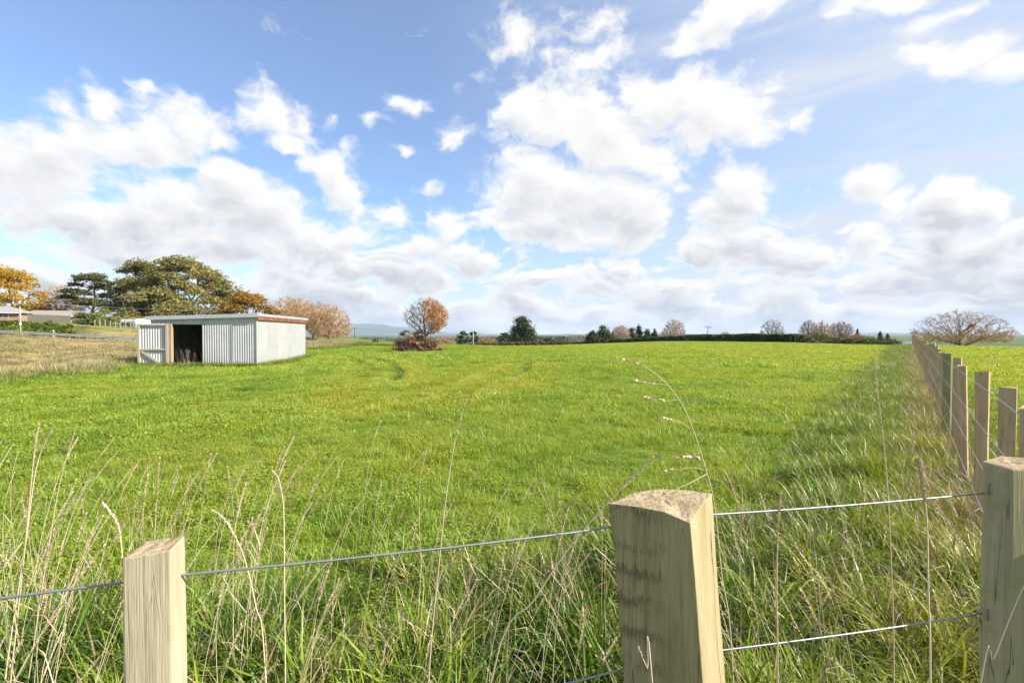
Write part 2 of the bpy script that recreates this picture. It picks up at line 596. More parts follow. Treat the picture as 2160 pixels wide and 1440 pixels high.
def rank_cover(x, y):
    """where unmown grass stands under the near fence and beside the receding one"""
    s_ = y - (.94 + .235 * x)
    pr = sst(-1.0, -.3, s_) * (1 - sst(1.1, 3.0, s_ + .6 * wav(x, y, 1.3, 6) - .5 * sst(-2, 3, x)))
    fp = (x - FENCE_X0 - FENCE_K * y) * .7676
    pr = np.maximum(pr * (x < 12) * (x > -12), np.exp(-((fp + .5) / .9) ** 2) * .95 * (y > 0) * (y < 60))
    return pr


def dry_mask(x, y):
    d = edge_x(y) - x + .8 * wav(x, y, 5, 3)
    t, q = road_tq(x, y)
    return sst(-.6, 1.2, d), d, t, q


def build_ground():
    ang_f = np.radians(np.arange(-62, 62.01, .3))
    ang_b = np.radians(np.arange(65, 298, 3.0))
    ang = np.concatenate([ang_f, ang_b])
    rad = np.concatenate([[.001], np.geomspace(.5, 14000, 400)])
    A, Rr = np.meshgrid(ang, rad)
    X, Y = Rr * np.sin(A), Rr * np.cos(A)
    Z = tz(X, Y)
    nr, na = X.shape
    i = np.arange(nr - 1)[:, None] * na
    j = np.arange(na)[None, :]
    j2 = (j + 1) % na
    q = np.stack([i + j, i + j2, i + na + j2, i + na + j], -1).reshape(-1, 4)
    dm, d, t, qq = dry_mask(X, Y)
    furrow = (1 - sst(.25, .8, seg_d(X, Y, FURROW) + .25 * wav(X, Y, 2.2, 9))) * sst(-.6, .1, wav(X, Y, 3.1, 14) + .35)
    bare = np.exp(-((X + 20.5) / 4.2) ** 2 - ((Y - 58) / 5.5) ** 2) * 1.4 + .3 * wav(X, Y, 4, 5)
    bare = sst(.45, .8, bare)
    clay = sst(.35, .75, np.exp(-((t - 10) / 6) ** 2 - ((qq + 12.5) / 3.6) ** 2) + .28 * wav(X, Y, 3, 5)) * dm
    dirt = np.clip(furrow + bare, 0, 1)
    ivy = sst(5.2, 6.4, qq + .4 * wav(X, Y, 3, 8)) * (1 - sst(11.8, 13.2, qq)) * (1 - sst(4, 9, t + .8 * wav(X, Y, 4, 2)))
    plateau = sst(11.8, 13.5, qq)
    tr = np.zeros_like(X)
    for p in TRACKS:
        tr = np.maximum(tr, (1 - sst(.22, .50, seg_d(X, Y, p) + .1 * wav(X, Y, 1.3, 3))) * sst(8, 17, Y))
    me = np_mesh('ground', np.stack([X, Y, Z], -1).reshape(-1, 3), q, True,
                 {'mask': np.stack([dm * (1 - plateau * .75), dirt, clay], -1).reshape(-1, 3), 'mask2': np.stack([ivy, tr, rank_cover(X, Y)], -1).reshape(-1, 3)})
    m, N, out = mat('ground_soil_and_turf')
    pos = N.n('ShaderNodeNewGeometry').outputs['Position']
    k1 = N.n('ShaderNodeSeparateXYZ', {0: N.n('ShaderNodeAttribute', attribute_name='mask').outputs['Vector']})
    k2 = N.n('ShaderNodeSeparateXYZ', {0: N.n('ShaderNodeAttribute', attribute_name='mask2').outputs['Vector']})
    big = N.noise(pos, .12, 4, .55)
    med = N.noise(pos, 1.1, 6, .65)
    fin = N.noise(pos, 14.0, 5, .7)
    gcol = N.ramp(N.m('MULTIPLY_ADD', med, .6, N.m('MULTIPLY', fin, .5)), [(.3, (.07, .115, .014)), (.55, (.14, .205, .02)), (.8, (.20, .26, .035))])
    gcol = N.mix(N.mr(big, .4, .7, 0, .5), gcol, (.12, .18, .022))
    dcol = N.ramp(N.m('MULTIPLY_ADD', med, .7, N.m('MULTIPLY', fin, .4)), [(.3, (.13, .13, .035)), (.5, (.26, .21, .085)), (.75, (.36, .28, .14))])
    soil = N.ramp(fin, [(.3, (.085, .05, .025)), (.7, (.20, .12, .06))])
    clay = N.ramp(med, [(.35, (.27, .175, .10)), (.7, (.37, .265, .155))])
    far = N.mr(N.v('LENGTH', pos), 84, 200)
    fcol = N.ramp(N.noise(pos, .006, 4, .6), [(.35, (.05, .075, .025)), (.5, (.085, .12, .03)), (.65, (.12, .13, .05))])
    c = N.mix(k1.outputs[0], gcol, dcol)
    c = N.mix(N.m('MULTIPLY', k1.outputs[2], .9), c, clay)
    c = N.mix(k1.outputs[1], c, soil)
    c = N.mix(k2.outputs[0], c, (.05, .075, .014))
    thatch = N.ramp(fin, [(.3, (.05, .045, .016)), (.7, (.15, .115, .05))])  # soil and thatch, coloured dark for the deep shade between blades
    c = N.mix(N.m('MULTIPLY', k2.outputs[1], .75), c, (.27, .30, .075))
    c = N.mix(k2.outputs[2], c, thatch)
    c = N.mix(far, c, fcol)
    principled(N, out, c, .95, 0, .1, N.m('ADD', fin, med), .9, .06)
    o = link_mesh('ground', me, m)
    tag(o, kind='structure')
    return o


build_ground()

# ------------------------------------------------------------------ grass: one object per sort, tufts scattered on points
def grass_mat(name, greens, straws, trans=.4, tints=None):
    m, N, out = mat(name)
    rv = N.n('ShaderNodeAttribute', attribute_name='rv').outputs['Fac']
    stw = N.n('ShaderNodeAttribute', attribute_name='straw').outputs['Fac']
    ti = N.n('ShaderNodeAttribute', attribute_name='tint', attribute_type='INSTANCER').outputs['Fac']
    ir = N.n('ShaderNodeObjectInfo').outputs['Random']
    f = N.m('ADD', N.m('MULTIPLY', rv, .55), N.m('MULTIPLY', ir, .45))
    gcol = N.ramp(f, [(i / (len(greens) - 1), c) for i, c in enumerate(greens)])
    scol = N.ramp(rv, [(i / (len(straws) - 1), c) for i, c in enumerate(straws)])
    if tints:
        gcol = N.mix(N.mr(ti, 0.0, 0.30), N.mix(1.0, gcol, (.42, .55, .55), 'MULTIPLY'), gcol)
        gcol = N.mix(N.mr(ti, .34, 1.0), gcol, tints)
    col = N.mix(stw, gcol, scol)
    b = N.n('ShaderNodeBsdfPrincipled', {'Base Color': col, 'Roughness': .42, 'Specular IOR Level': .35})
    tr = N.n('ShaderNodeBsdfTranslucent', {0: N.mix(1.0, col, (1.2, 1.12, .6), 'MULTIPLY')})
    mx = N.n('ShaderNodeMixShader', {0: N.m('MULTIPLY', trans, N.m('MULTIPLY_ADD', stw, -.6, 1.0)), 1: b.outputs[0], 2: tr.outputs[0]})
    N.t.links.new(mx.outputs[0], out.inputs[0])
    return m


def blades(n, radius, l0, l1, w, lean, droop, straw=0.0, lv=5, rg=None, bend=1.0, wvar=.35):
    """n curved grass blades rooted in a disc"""
    rg = rg or rng
    L = rg.uniform(l0, l1, n) * np.where(rg.random(n) < .2, 1.25, 1.0)
    rr = radius * np.sqrt(rg.random(n))
    ra = rg.uniform(0, 2 * np.pi, n)
    root = np.stack([rr * np.cos(ra), rr * np.sin(ra), np.full(n, -.02)], -1)
    az = ra + rg.normal(0, 1.0, n)
    dh = np.stack([np.cos(az), np.sin(az), np.zeros(n)], -1)
    twist = az + np.pi / 2 + rg.normal(0, .5, n)
    side = np.stack([np.cos(twist), np.sin(twist), rg.normal(0, .15, n)], -1)
    ln = rg.uniform(.3, 1.0, n) * lean
    dr = rg.uniform(.1, 1.0, n) * droop
    W_ = w * rg.uniform(1 - wvar, 1 + wvar, n)
    t = np.linspace(0, 1, lv)
    a0 = ln[:, None]                      # angle from the vertical grows along the blade
    ang = a0 + dr[:, None] * (t[None] ** 1.6) * 2.2 * bend
    step = (L / (lv - 1))[:, None]
    hx = np.concatenate([np.zeros((n, 1)), np.cumsum(np.sin(ang[:, :-1]) * step, 1)], 1)
    hz = np.concatenate([np.zeros((n, 1)), np.cumsum(np.cos(ang[:, :-1]) * step, 1)], 1)
    P = root[:, None] + dh[:, None] * hx[..., None] + np.array([0, 0, 1.0]) * hz[..., None]
    P[..., 2] = np.maximum(P[..., 2], -.02)
    wd = np.array([.7, 1.0, .85, .55, .04]) if lv == 5 else (1 - t ** 2) * .95 + .05
    off = side[:, None] * (W_[:, None] * wd[None] * .5)[..., None]
    V = np.stack([P - off, P + off], 2).reshape(n, lv * 2, 3)
    base = (np.arange(n) * lv * 2)[:, None]
    k = np.arange(lv - 1) * 2
    Q = np.stack([base + k, base + k + 1, base + k + 3, base + k + 2], -1).reshape(-1, 4)
    rvv = np.repeat(rg.random(n), lv * 2)
    sv = np.repeat((rg.random(n) < straw).astype(float), lv * 2)
    return V.reshape(-1, 3), Q, rvv, sv


def blade_mesh(name, parts):
    vs, qs, rs, ss, o = [], [], [], [], 0
    for V, Q, r, s_ in parts:
        vs.append(V)
        qs.append(Q + o)
        rs.append(r)
        ss.append(s_)
        o += len(V)
    return np_mesh(name, np.concatenate(vs), np.concatenate(qs), True, {'rv': np.concatenate(rs), 'straw': np.concatenate(ss)})


def source(cname, meshes, m):
    col = bpy.data.collections.new(cname)      # sources only: never linked into the scene
    for i, me in enumerate(meshes):
        o = bpy.data.objects.new('%s_%02d' % (cname, i), me)
        me.materials.append(m)
        col.objects.link(o)
    return col


_GN = {}


def scatter(name, pts, rot, scl, idx, tint, col):
    me = bpy.data.meshes.new(name)
    pts = np.asarray(pts, np.float32)
    n = len(pts)
    me.vertices.add(n)
    me.vertices.foreach_set('co', pts.ravel())
    for nm, arr in (('rot', rot), ('scl', scl)):
        me.attributes.new(nm, 'FLOAT_VECTOR', 'POINT').data.foreach_set('vector', np.asarray(arr, np.float32).ravel())
    me.attributes.new('tint', 'FLOAT', 'POINT').data.foreach_set('value', np.asarray(tint, np.float32))
    me.attributes.new('idx', 'INT', 'POINT').data.foreach_set('value', np.asarray(idx, np.int32))
    o = bpy.data.objects.new(name, me)
    C.objects.link(o)
    g = bpy.data.node_groups.new('scatter_' + name, 'GeometryNodeTree')
    g.interface.new_socket('Geometry', in_out='INPUT', socket_type='NodeSocketGeometry')
    g.interface.new_socket('Geometry', in_out='OUTPUT', socket_type='NodeSocketGeometry')
    G = NT(g)
    gi, go = G.n('NodeGroupInput'), G.n('NodeGroupOutput')
    ci = G.n('GeometryNodeCollectionInfo')
    ci.inputs['Collection'].default_value = col
    ci.inputs['Separate Children'].default_value = True
    ci.inputs['Reset Children'].default_value = True

    def na(nm, typ):
        nd = G.n('GeometryNodeInputNamedAttribute', data_type=typ)
        nd.inputs['Name'].default_value = nm
        return nd.outputs['Attribute']

    ip = G.n('GeometryNodeInstanceOnPoints')
    L = g.links.new
    L(gi.outputs[0], ip.inputs['Points'])
    L(ci.outputs[0], ip.inputs['Instance'])
    ip.inputs['Pick Instance'].default_value = True
    L(na('idx', 'INT'), ip.inputs['Instance Index'])
    e2r = G.n('FunctionNodeEulerToRotation')
    L(na('rot', 'FLOAT_VECTOR'), e2r.inputs[0])
    L(e2r.outputs[0], ip.inputs['Rotation'])
    L(na('scl', 'FLOAT_VECTOR'), ip.inputs['Scale'])
    L(ip.outputs[0], go.inputs[0])
    md = o.modifiers.new('scatter', 'NODES')
    md.node_group = g
    return o


def sector(n, r0, r1, a=60, x=None):
    """n random ground points in a ring sector in front of the camera"""
    r = np.sqrt(rng.uniform(r0 * r0, r1 * r1, n))
    th = np.radians(rng.uniform(-a, a, n))
    return r * np.sin(th), r * np.cos(th)


def near_line(x, y):
    return y - (.94 + .235 * x)


def fence_p(x, y):
    return (x - FENCE_X0 - FENCE_K * y) * .7676


SHED0 = np.array([-14.0, 26.0])
SHED_F = np.array([-.995, -.0995])     # along the front, to the left
SHED_E = np.array([-.0995, .995])      # along the end wall, away


def in_shed(x, y, pad=0.0):
    dx, dy = x - SHED0[0], y - SHED0[1]
    a = dx * SHED_F[0] + dy * SHED_F[1]
    b = dx * SHED_E[0] + dy * SHED_E[1]
    return (a > -pad) & (a < 5.6 + pad) & (b > -pad) & (b < 8.0 + pad)


def finish(name, x, y, s, sz, idx, tint, col, label, tilt=.12, rz=None, dz=0.0):
    n = len(x)
    p = np.stack([x, y, tz(x, y) + dz], -1)
    rot = np.stack([rng.normal(0, tilt, n), rng.normal(0, tilt, n), rng.uniform(0, 6.283, n) if rz is None else rz], -1)
    scl = np.stack([s, s, s * sz], -1)
    o = scatter(name, p, rot, scl, idx, np.clip(tint, 0, 1), col)
    return tag(o, label, 'grass', None, 'stuff')


def build_grass():
    GREEN = [(.165, .265, .030), (.235, .35, .038), (.30, .41, .048), (.37, .46, .075)]
    RANK = [(.060, .125, .014), (.12, .205, .018), (.205, .30, .025), (.33, .39, .045)]
    STRAW = [(.28, .19, .09), (.40, .29, .15), (.52, .41, .25)]
    gm = grass_mat('pasture_blades', GREEN, STRAW, .46, (.38, .40, .05))
    rm = grass_mat('rank_blades', RANK, STRAW, .30, (.34, .36, .045))
    dm = grass_mat('dry_blades', [(.30, .27, .12), (.38, .32, .16), (.25, .27, .08)], [(.38, .30, .15), (.46, .37, .21)], .3, (.17, .22, .045))

    # --- pasture, three sizes of tuft by distance
    def clover(n, rad, size, h):
        rg = rng
        rr, ra = rad * np.sqrt(rg.random(n)), rg.uniform(0, 6.283, n)
        P = np.stack([rr * np.cos(ra), rr * np.sin(ra), h * rg.uniform(.35, 1.0, n)], -1)
        nr = rg.normal(0, .35, (n, 3)) + np.array([0, 0, 1.0])
        nr /= np.linalg.norm(nr, axis=1)[:, None]
        a = np.cross(nr, rg.normal(0, 1, (n, 3)))
        a /= np.linalg.norm(a, axis=1)[:, None]
        b = np.cross(nr, a)
        s = (size * rg.uniform(.6, 1.2, n))[:, None] * .5
        V = np.stack([P - a * s, P + b * s, P + a * s, P - b * s], 1).reshape(-1, 3)
        return V, np.arange(n * 4).reshape(n, 4), np.repeat(.25 + rg.random(n) * .7, 4), np.zeros(n * 4)

    cA = source('pasture_tuft_near', [blade_mesh('t', [blades(50, .13, .06, .15, .0058, .85, .85, .04)]) for _ in range(6)] + [blade_mesh('t', [clover(120, .14, .017, .07), blades(14, .13, .05, .12, .005, .8, .8, .1)]) for _ in range(3)], gm)
    cB = source('pasture_tuft_mid', [blade_mesh('t', [blades(90, .30, .07, .14, .010, .8, .8, .03)]) for _ in range(5)] + [blade_mesh('t', [clover(240, .3, .026, .07), blades(24, .3, .06, .12, .010, .8, .8, .1)]) for _ in range(2)], gm)
    cC = source('pasture_tuft_far', [blade_mesh('t', [blades(80, .48, .06, .115, .024, .75, .7, .02, 4)]) for _ in range(4)], gm)

    def pasture(n, r0, r1, a=58):
        x, y = sector(n, r0, r1, a)
        d = edge_x(y) - x
        ok = (d < rng.uniform(-.8, .3, n)) & ~in_shed(x, y, .05)
        fur = seg_d(x, y, FURROW) + .25 * wav(x, y, 2.2, 9)
        ok &= ~((fur < .62) & (wav(x, y, 3.1, 14) > -.35))
        ok &= (np.exp(-((x + 20.5) / 4.2) ** 2 - ((y - 58) / 5.5) ** 2) * 1.4 + .3 * wav(x, y, 4, 5)) < rng.uniform(.5, .8, n)
        x, y = x[ok], y[ok]
        n = len(x)
        cl = .55 * wav(x, y, 1.1, 2) + .5 * wav(x, y, 2.6, 17) + .3 * wav(x, y, .5, 23)
        s = rng.uniform(.75, 1.2, n) * (1 + .30 * cl)
        sz = 1 + .25 * cl
        tr = np.ones(n)
        sw = np.zeros(n)
        for p in TRACKS:
            dd = seg_d(x, y, p)
            tr = np.minimum(tr, np.maximum(sst(.24, .58, dd + .1 * wav(x, y, 1.3, 3)), 1 - .75 * sst(8, 17, y)))
            sw = np.maximum(sw, (1 - sst(.5, 1.9, dd)) * sst(7, 12, y))
        dk = np.zeros(n)  # darkens the pasture tint for the shade beside the tracks
        for p in SHADE_LINES:
            dk = np.maximum(dk, 1 - sst(.10, .35, seg_d(x, y, p)))
        keep = (rng.random(n) < .12 + .88 * tr) & (rng.random(n) > .93 * rank_cover(x, y))
        x, y, cl, s, sz, tr, sw, dk = x[keep], y[keep], cl[keep], s[keep], sz[keep], tr[keep], sw[keep], dk[keep]
        n = len(x)
        sz = np.clip(sz * (.35 + .65 * tr) * (1 + .35 * sw * tr) * (1 + .8 * dk), .2, 2.4)
        tint = .46 - .8 * dk + .20 * wav(x, y, 5.5, 4) + .17 * wav(x, y, 1.7, 11) - .20 * np.maximum(0, cl - .35) + rng.normal(0, .12, n) + (1 - tr) * .4 + .42 * sw * tr
        tint += .28 * sst(6, 26, x + .15 * y)          # yellower sward towards the fence
        return x, y, np.clip(s, .45, 1.8), sz, tint

    def pickc(x, y, a, b):
        n = len(x)
        cv = rng.random(n) < .25 + .5 * wav(x, y, 2.1, 27) + .25 * sst(1, -3, x)
        return np.where(cv, rng.integers(a, a + b, n), rng.integers(0, a, n))

    x, y, s, sz, ti = pasture(9500, 1.0, 9.5, 64)
    finish('pasture_grass', x, y, s, sz, pickc(x, y, 6, 3), ti, cA, 'short bright green pasture grass close to the wire fence')
    x, y, s, sz, ti = pasture(16000, 8.5, 24)
    finish('pasture_grass', x, y, s, sz, pickc(x, y, 5, 2), ti, cB, 'lush green pasture in the middle of the paddock with wheel tracks')
    x, y, s, sz, ti = pasture(64000, 22, 84)
    finish('pasture_grass', x, y, s, sz, rng.integers(0, 4, len(x)), ti, cC, 'far green pasture running up to the hedges')

    # --- rank grass along both fences
    rk = []
    for i in range(6):
        rk.append(blade_mesh('t', [blades(48, .12, .20, .46, .0105, .6, 1.15, .05), blades(24, .15, .12, .28, .0085, .9, .9, .12)]))
    for i in range(3):
        rk.append(blade_mesh('t', [blades(22, .13, .20, .55, .0040, .9, .8, .85), blades(34, .12, .2, .42, .0092, .7, 1.0, .08)]))
    for i in range(2):
        rk.append(blade_mesh('t', [blades(100, .15, .25, .48, .0095, .7, 1.1, .02)]))      # dark tussock
    cR = source('rank_tuft', rk, rm)
    n = 16000
    x, y = rng.uniform(-8.5, 9, n), rng.uniform(-.4, 7.5, n)
    fp = fence_p(x, y)
    pr = rank_cover(x, y)
    pr *= np.where(fp > .5, .35, 1)
    keep = rng.random(n) < pr * (.55 + .45 * wav(x, y, .75, 5))
    keep &= np.hypot(x, y) > .7
    x, y, pr, fp = x[keep], y[keep], pr[keep], fp[keep]
    n = len(x)
    idx = np.where(rng.random(n) < .10 + .18 * wav(x, y, .9, 8), rng.integers(6, 9, n), rng.integers(0, 6, n))
    dark = wav(x, y, 1.6, 13) > .62
    idx = np.where(dark & (rng.random(n) < .5), rng.integers(9, 11, n), idx)
    s = rng.uniform(.55, 1.0, n) * (.55 + .45 * pr) * (1 + .22 * wav(x, y, .9, 31))
    finish('rank_grass', x, y, s, 1 + .25 * wav(x, y, .6, 19), idx, .22 + .28 * wav(x, y, 1.9, 26) + .36 * np.exp(-((fp + .3) / .9) ** 2), cR,
           'long rank grass, green and straw, growing under the near wire fence', .18)
    # strip by the receding fence, and rough edges by the shed and the cutting
    n = 9000
    y = rng.uniform(4.5, 52, n)
    x = FENCE_X0 + FENCE_K * y + rng.normal(-.65, .75, n)
    keep = rng.random(n) < 1.6 * np.clip(9 / y, .25, 1)
    x, y = x[keep], y[keep]
    n = len(x)
    fp = fence_p(x, y)
    idx = np.where(rng.random(n) < np.where(fp > -.5, .30, .06), rng.integers(6, 9, n), rng.integers(0, 6, n))
    s = rng.uniform(.6, 1.0, n) * np.interp(y, [4, 12, 50], [.85, .95, 1.25])
    finish('rank_grass', x, y, s, np.full(n, .85), idx, .46 + .3 * wav(x, y, 1.6, 21), cR, 'rank yellowing grass along the foot of the receding batten fence', .2)
    xs, ys = [], []
    n = 5200
    yy = rng.uniform(8, 72, n)
    xx = edge_x(yy) + rng.normal(.1, 1.0, n) - .8 * wav(edge_x(yy), yy, 5, 3) * 0
    k = ~in_shed(xx, yy, .1)
    xs.append(xx[k])
    ys.append(yy[k])
    # round the shed's walls
    a = rng.uniform(-.2, 5.8, 700)
    b = rng.normal(-.28, .2, 700)
    xs.append(SHED0[0] + SHED_F[0] * a + SHED_E[0] * b)
    ys.append(SHED0[1] + SHED_F[1] * a + SHED_E[1] * b)
    b = rng.uniform(-.2, 8.6, 620)
    a = -np.abs(rng.normal(.25, .2, 620))
    xs.append(SHED0[0] + SHED_F[0] * a + SHED_E[0] * b)
    ys.append(SHED0[1] + SHED_F[1] * a + SHED_E[1] * b)
    x, y = np.concatenate(xs), np.concatenate(ys)
    k = ~in_shed(x, y, .04)
    x, y = x[k], y[k]
    n = len(x)
    idx = np.where(rng.random(n) < .42 + .3 * wav(x, y, 3, 30), rng.integers(6, 9, n), rng.integers(0, 6, n))
    finish('rank_grass', x, y, rng.uniform(.45, 1.05, n), np.full(n, .9), idx, .3 + .3 * wav(x, y, 3, 2), cR, 'tufty rough grass along the paddock edge and round the iron shed', .2)

    # taller tufts by the wheel tracks, edge shade put into their dark colour
    xs, ys = [], []
    for p in SHADE_LINES:
        for (x0, y0), (x1, y1) in zip(p[:-1], p[1:]):
            k = int(np.hypot(x1 - x0, y1 - y0) * 16) + 4
            f = rng.random(k)
            xs.append(x0 + (x1 - x0) * f + rng.normal(0, .06, k))
            ys.append(y0 + (y1 - y0) * f + rng.normal(0, .09, k))
    x, y = np.concatenate(xs), np.concatenate(ys)
    n = len(x)
    finish('rank_grass', x, y, rng.uniform(.24, .42, n), np.full(n, .9), rng.integers(9, 11, n), np.full(n, .12), cR, 'taller tufts, shade in their dark colour, along the curved wheel tracks', .2)

    # --- dry grass on the cutting
    dr = [blade_mesh('t', [blades(70, .55, .16, .40, .018, .5, .5, .5, 4), blades(60, .6, .08, .22, .024, .8, .6, .15, 4)]) for _ in range(5)]
    cD = source('dry_tuft', dr, dm)
    n = 26000
    y = rng.uniform(4, 76, n)
    x = edge_x(y) - rng.uniform(-.2, 1, n) ** 1.2 * 75 * (y / 76 + .25)
    t, q = road_tq(x, y)
    d = edge_x(y) - x
    keep = (d > -.2) & (q < -2.6) & (x > -95) & ~in_shed(x, y, .1)
    clay = np.exp(-((t - 10) / 6) ** 2 - ((q + 12.5) / 3.6) ** 2) + .28 * wav(x, y, 3, 5)
    keep &= clay < rng.uniform(.45, .95, n)
    x, y = x[keep], y[keep]
    n = len(x)
    d = edge_x(y) - x
    gr = .42 + .5 * wav(x, y, 7, 33) + .2 * wav(x, y, 2.5, 3) - .3 * np.exp(-((d - 3) / 3.0) ** 2)
    finish('dry_grass', x, y, rng.uniform(.6, 1.15, n), .8 + .6 * np.exp(-((d - 2) / 2.5) ** 2) * (.5 + .5 * wav(x, y, 1.5, 6)), rng.integers(0, 5, n), gr, cD, 'dry straw coloured grass on the slope below the road')
    n = 6000
    x, y = rng.uniform(-100, -18, n), rng.uniform(30, 120, n)
    t, q = road_tq(x, y)
    keep = (q > 4.3) & (q < 16) & (t > 3 + 3 * wav(x, y, 4, 2)) & (t < 60)
    x, y = x[keep], y[keep]
    n = len(x)
    finish('dry_grass', x, y, rng.uniform(.6, 1.3, n), np.full(n, .8), rng.integers(0, 5, n), .15 + .35 * wav(x, y, 5, 3), cD, 'brown dry grass on the bank beyond the road')

    # --- thin dry stalks with seed heads
    sm = grass_mat('dry_stalks', [(.46, .35, .22), (.54, .43, .29)], [(.50, .38, .25), (.66, .54, .38)], .15, (.30, .25, .12))
    var = []
    for i in range(7):
        H = rng.uniform(.85, 1.15)
        var.append(stalk_mesh('t', stalk_curve(H, rng.uniform(.12, .42), rng.uniform(0, .45)), .0015, rng.uniform(.07, .13), rng.uniform(.0042, .0064), [.5, .25, .35][i % 3]))
    cS = source('dry_stalk', var, sm)
    xs, ys, rz, sc = [], [], [], []
    clusters = [(-3.1, 2.3, 40), (-2.3, 2.6, 34), (-1.7, 2.7, 26), (-2.7, 1.9, 44), (-3.6, 2.9, 20), (-.95, 2.3, 22), (-.2, 2.5, 14), (.4, 2.7, 16), (1.25, 2.1, 12), (1.05, 1.75, 6), (1.6, 2.0, 9), (2.2, 2.7, 10), (2.3, 2.1, 6), (-1.2, 1.6, 22), (.1, 1.7, 20), (1.2, 1.8, 14), (-2.0, 1.5, 36), (-1.5, 1.3, 18)]
    for cx, cy, k in clusters:
        k = int(k * 1.0)
        xs.append(rng.normal(cx - .15, .32, k))
        ys.append(rng.normal(cy, .25, k))
    k = 130
    xs.append(rng.uniform(-5, 4.5, k))
    ys.append(rng.uniform(1.0, 3.6, k))
    k = 110
    yy = rng.uniform(3, 30, k)
    xs.append(FENCE_X0 + FENCE_K * yy + rng.normal(-.6, .5, k))
    ys.append(yy)
    x, y = np.concatenate(xs), np.concatenate(ys)
    n = len(x)
    rz = np.where(x < .3, rng.normal(.1, .55, n), rng.normal(2.9, .9, n))
    s = rng.uniform(.62, 1.08, n) * np.where(x < -1, 1.0, .86)
    finish('dry_grass_stalks', x, y, s, np.ones(n), rng.integers(0, 7, n), rng.random(n), cS, 'thin dry seeding grass stalks standing above the rank grass', .10, rz)
    dth = source('thatch_tuft', [blade_mesh('t', [blades(60, .20, .14, .42, .0045, 1.25, .5, .9)]) for _ in range(4)], rm)
    n = 650
    x, y = rng.uniform(-6, 6, n), rng.uniform(.4, 5, n)
    k = rng.random(n) < rank_cover(x, y) * (.5 + .5 * wav(x, y, 1.1, 16))
    x, y = x[k], y[k]
    n = len(x)
    finish('dead_thatch', x, y, rng.uniform(.6, 1.2, n), np.full(n, .8), rng.integers(0, 4, n), rng.random(n), dth, 'matted dead straw lying in the rank grass under the near fence', .35, None, .06)
    # russet dead stems and thatch at the very foot of the receding fence
    dd = source('dead_tuft', [blade_mesh('t', [blades(70, .16, .12, .42, .0042, .9, .8, 1.0), blades(14, .15, .1, .3, .007, .8, .9, .0)]) for _ in range(4)],
                grass_mat('dead_blades', [(.30, .30, .05), (.42, .36, .07)], [(.30, .18, .09), (.44, .29, .15), (.52, .38, .22)], .2))
    n = 700
    yy = rng.uniform(2.2, 34, n) ** 1.0
    xx = FENCE_X0 + FENCE_K * yy + rng.normal(-.12, .16, n)
    finish('rank_grass', xx, yy, rng.uniform(.6, 1.2, n), np.full(n, 1.0), rng.integers(0, 4, n), rng.random(n), dd, 'russet dead grass gathered at the foot of the receding fence', .25)
    # shaggy dry stems by the shed door and along the edge of the cutting
    n = 420
    yy = np.concatenate([rng.uniform(14, 40, n), rng.normal(25.2, .35, 40)])
    xx = np.concatenate([edge_x(yy[:n]) - rng.uniform(-.5, 2.5, n), rng.normal(-17.1, .5, 40)])
    k = ~in_shed(xx, yy, .05)
    xx, yy = xx[k], yy[k]
    n = len(xx)
    finish('dry_grass_stalks', xx, yy, rng.uniform(.7, 1.2, n), np.ones(n), rng.integers(0, 7, n), rng.random(n), cS, 'dry seeding stalks along the paddock edge by the shed door', .2)


def stalk_curve(H, bend, nod):
    pts = []
    a = bend * .25
    p = Vector((0, 0, -.03))
    for i in range(13):
        pts.append(p.copy())
        a += bend * .09 + nod * (.20 if i > 8 else .0)
        p = p + Vector((sin(a), rng.normal(0, .02), cos(a))) * (H / 12)
    return pts


def head_faces(pts, k, hr, spread):
    """seed head: many small husks set round the end of a stalk"""
    V, Q = [], []
    n = len(pts)
    for i in range(k):
        f = rng.random()
        s = f * (n - 1.001)
        j = int(s)
        p = pts[j].lerp(pts[j + 1], s - j)
        ax = (pts[j + 1] - pts[j]).normalized()
        prof = (sin(pi * min(1, f * .92 + .08)) ** .6) * (1 - .35 * f)
        a = rng.uniform(0, 2 * pi)
        u = ax.orthogonal().normalized()
        w = ax.cross(u)
        r = u * cos(a) + w * sin(a)
        side = ax.cross(r)
        L = hr * rng.uniform(1.1, 2.2)
        b0 = p + r * hr * .25 * prof
        d = (ax * (1.0 - .3 * spread) + r * spread * rng.uniform(.5, 1.2)).normalized()
        tip = b0 + d * L
        mid = b0 + d * L * .45
        wd = hr * rng.uniform(.28, .5)
        o = len(V)
        V += [b0, mid - side * wd, tip, mid + side * wd]
        Q.append((o, o + 1, o + 2, o + 3))
    return V, Q


def tube_arrays(pts, r0, r1, k=4):
    V, Q = [], []
    n = len(pts)
    for i, p in enumerate(pts):
        d = (pts[min(i + 1, n - 1)] - pts[max(0, i - 1)]).normalized()
        u = d.cross(Vector((0, 1, 0.01))).normalized()
        w = d.cross(u)
        r = r0 + (r1 - r0) * i / (n - 1)
        for j in range(k):
            a = 2 * pi * j / k
            V.append(p + (u * cos(a) + w * sin(a)) * r)
    for i in range(n - 1):
        for j in range(k):
            Q.append((i * k + j, i * k + (j + 1) % k, (i + 1) * k + (j + 1) % k, (i + 1) * k + j))
    return V, Q


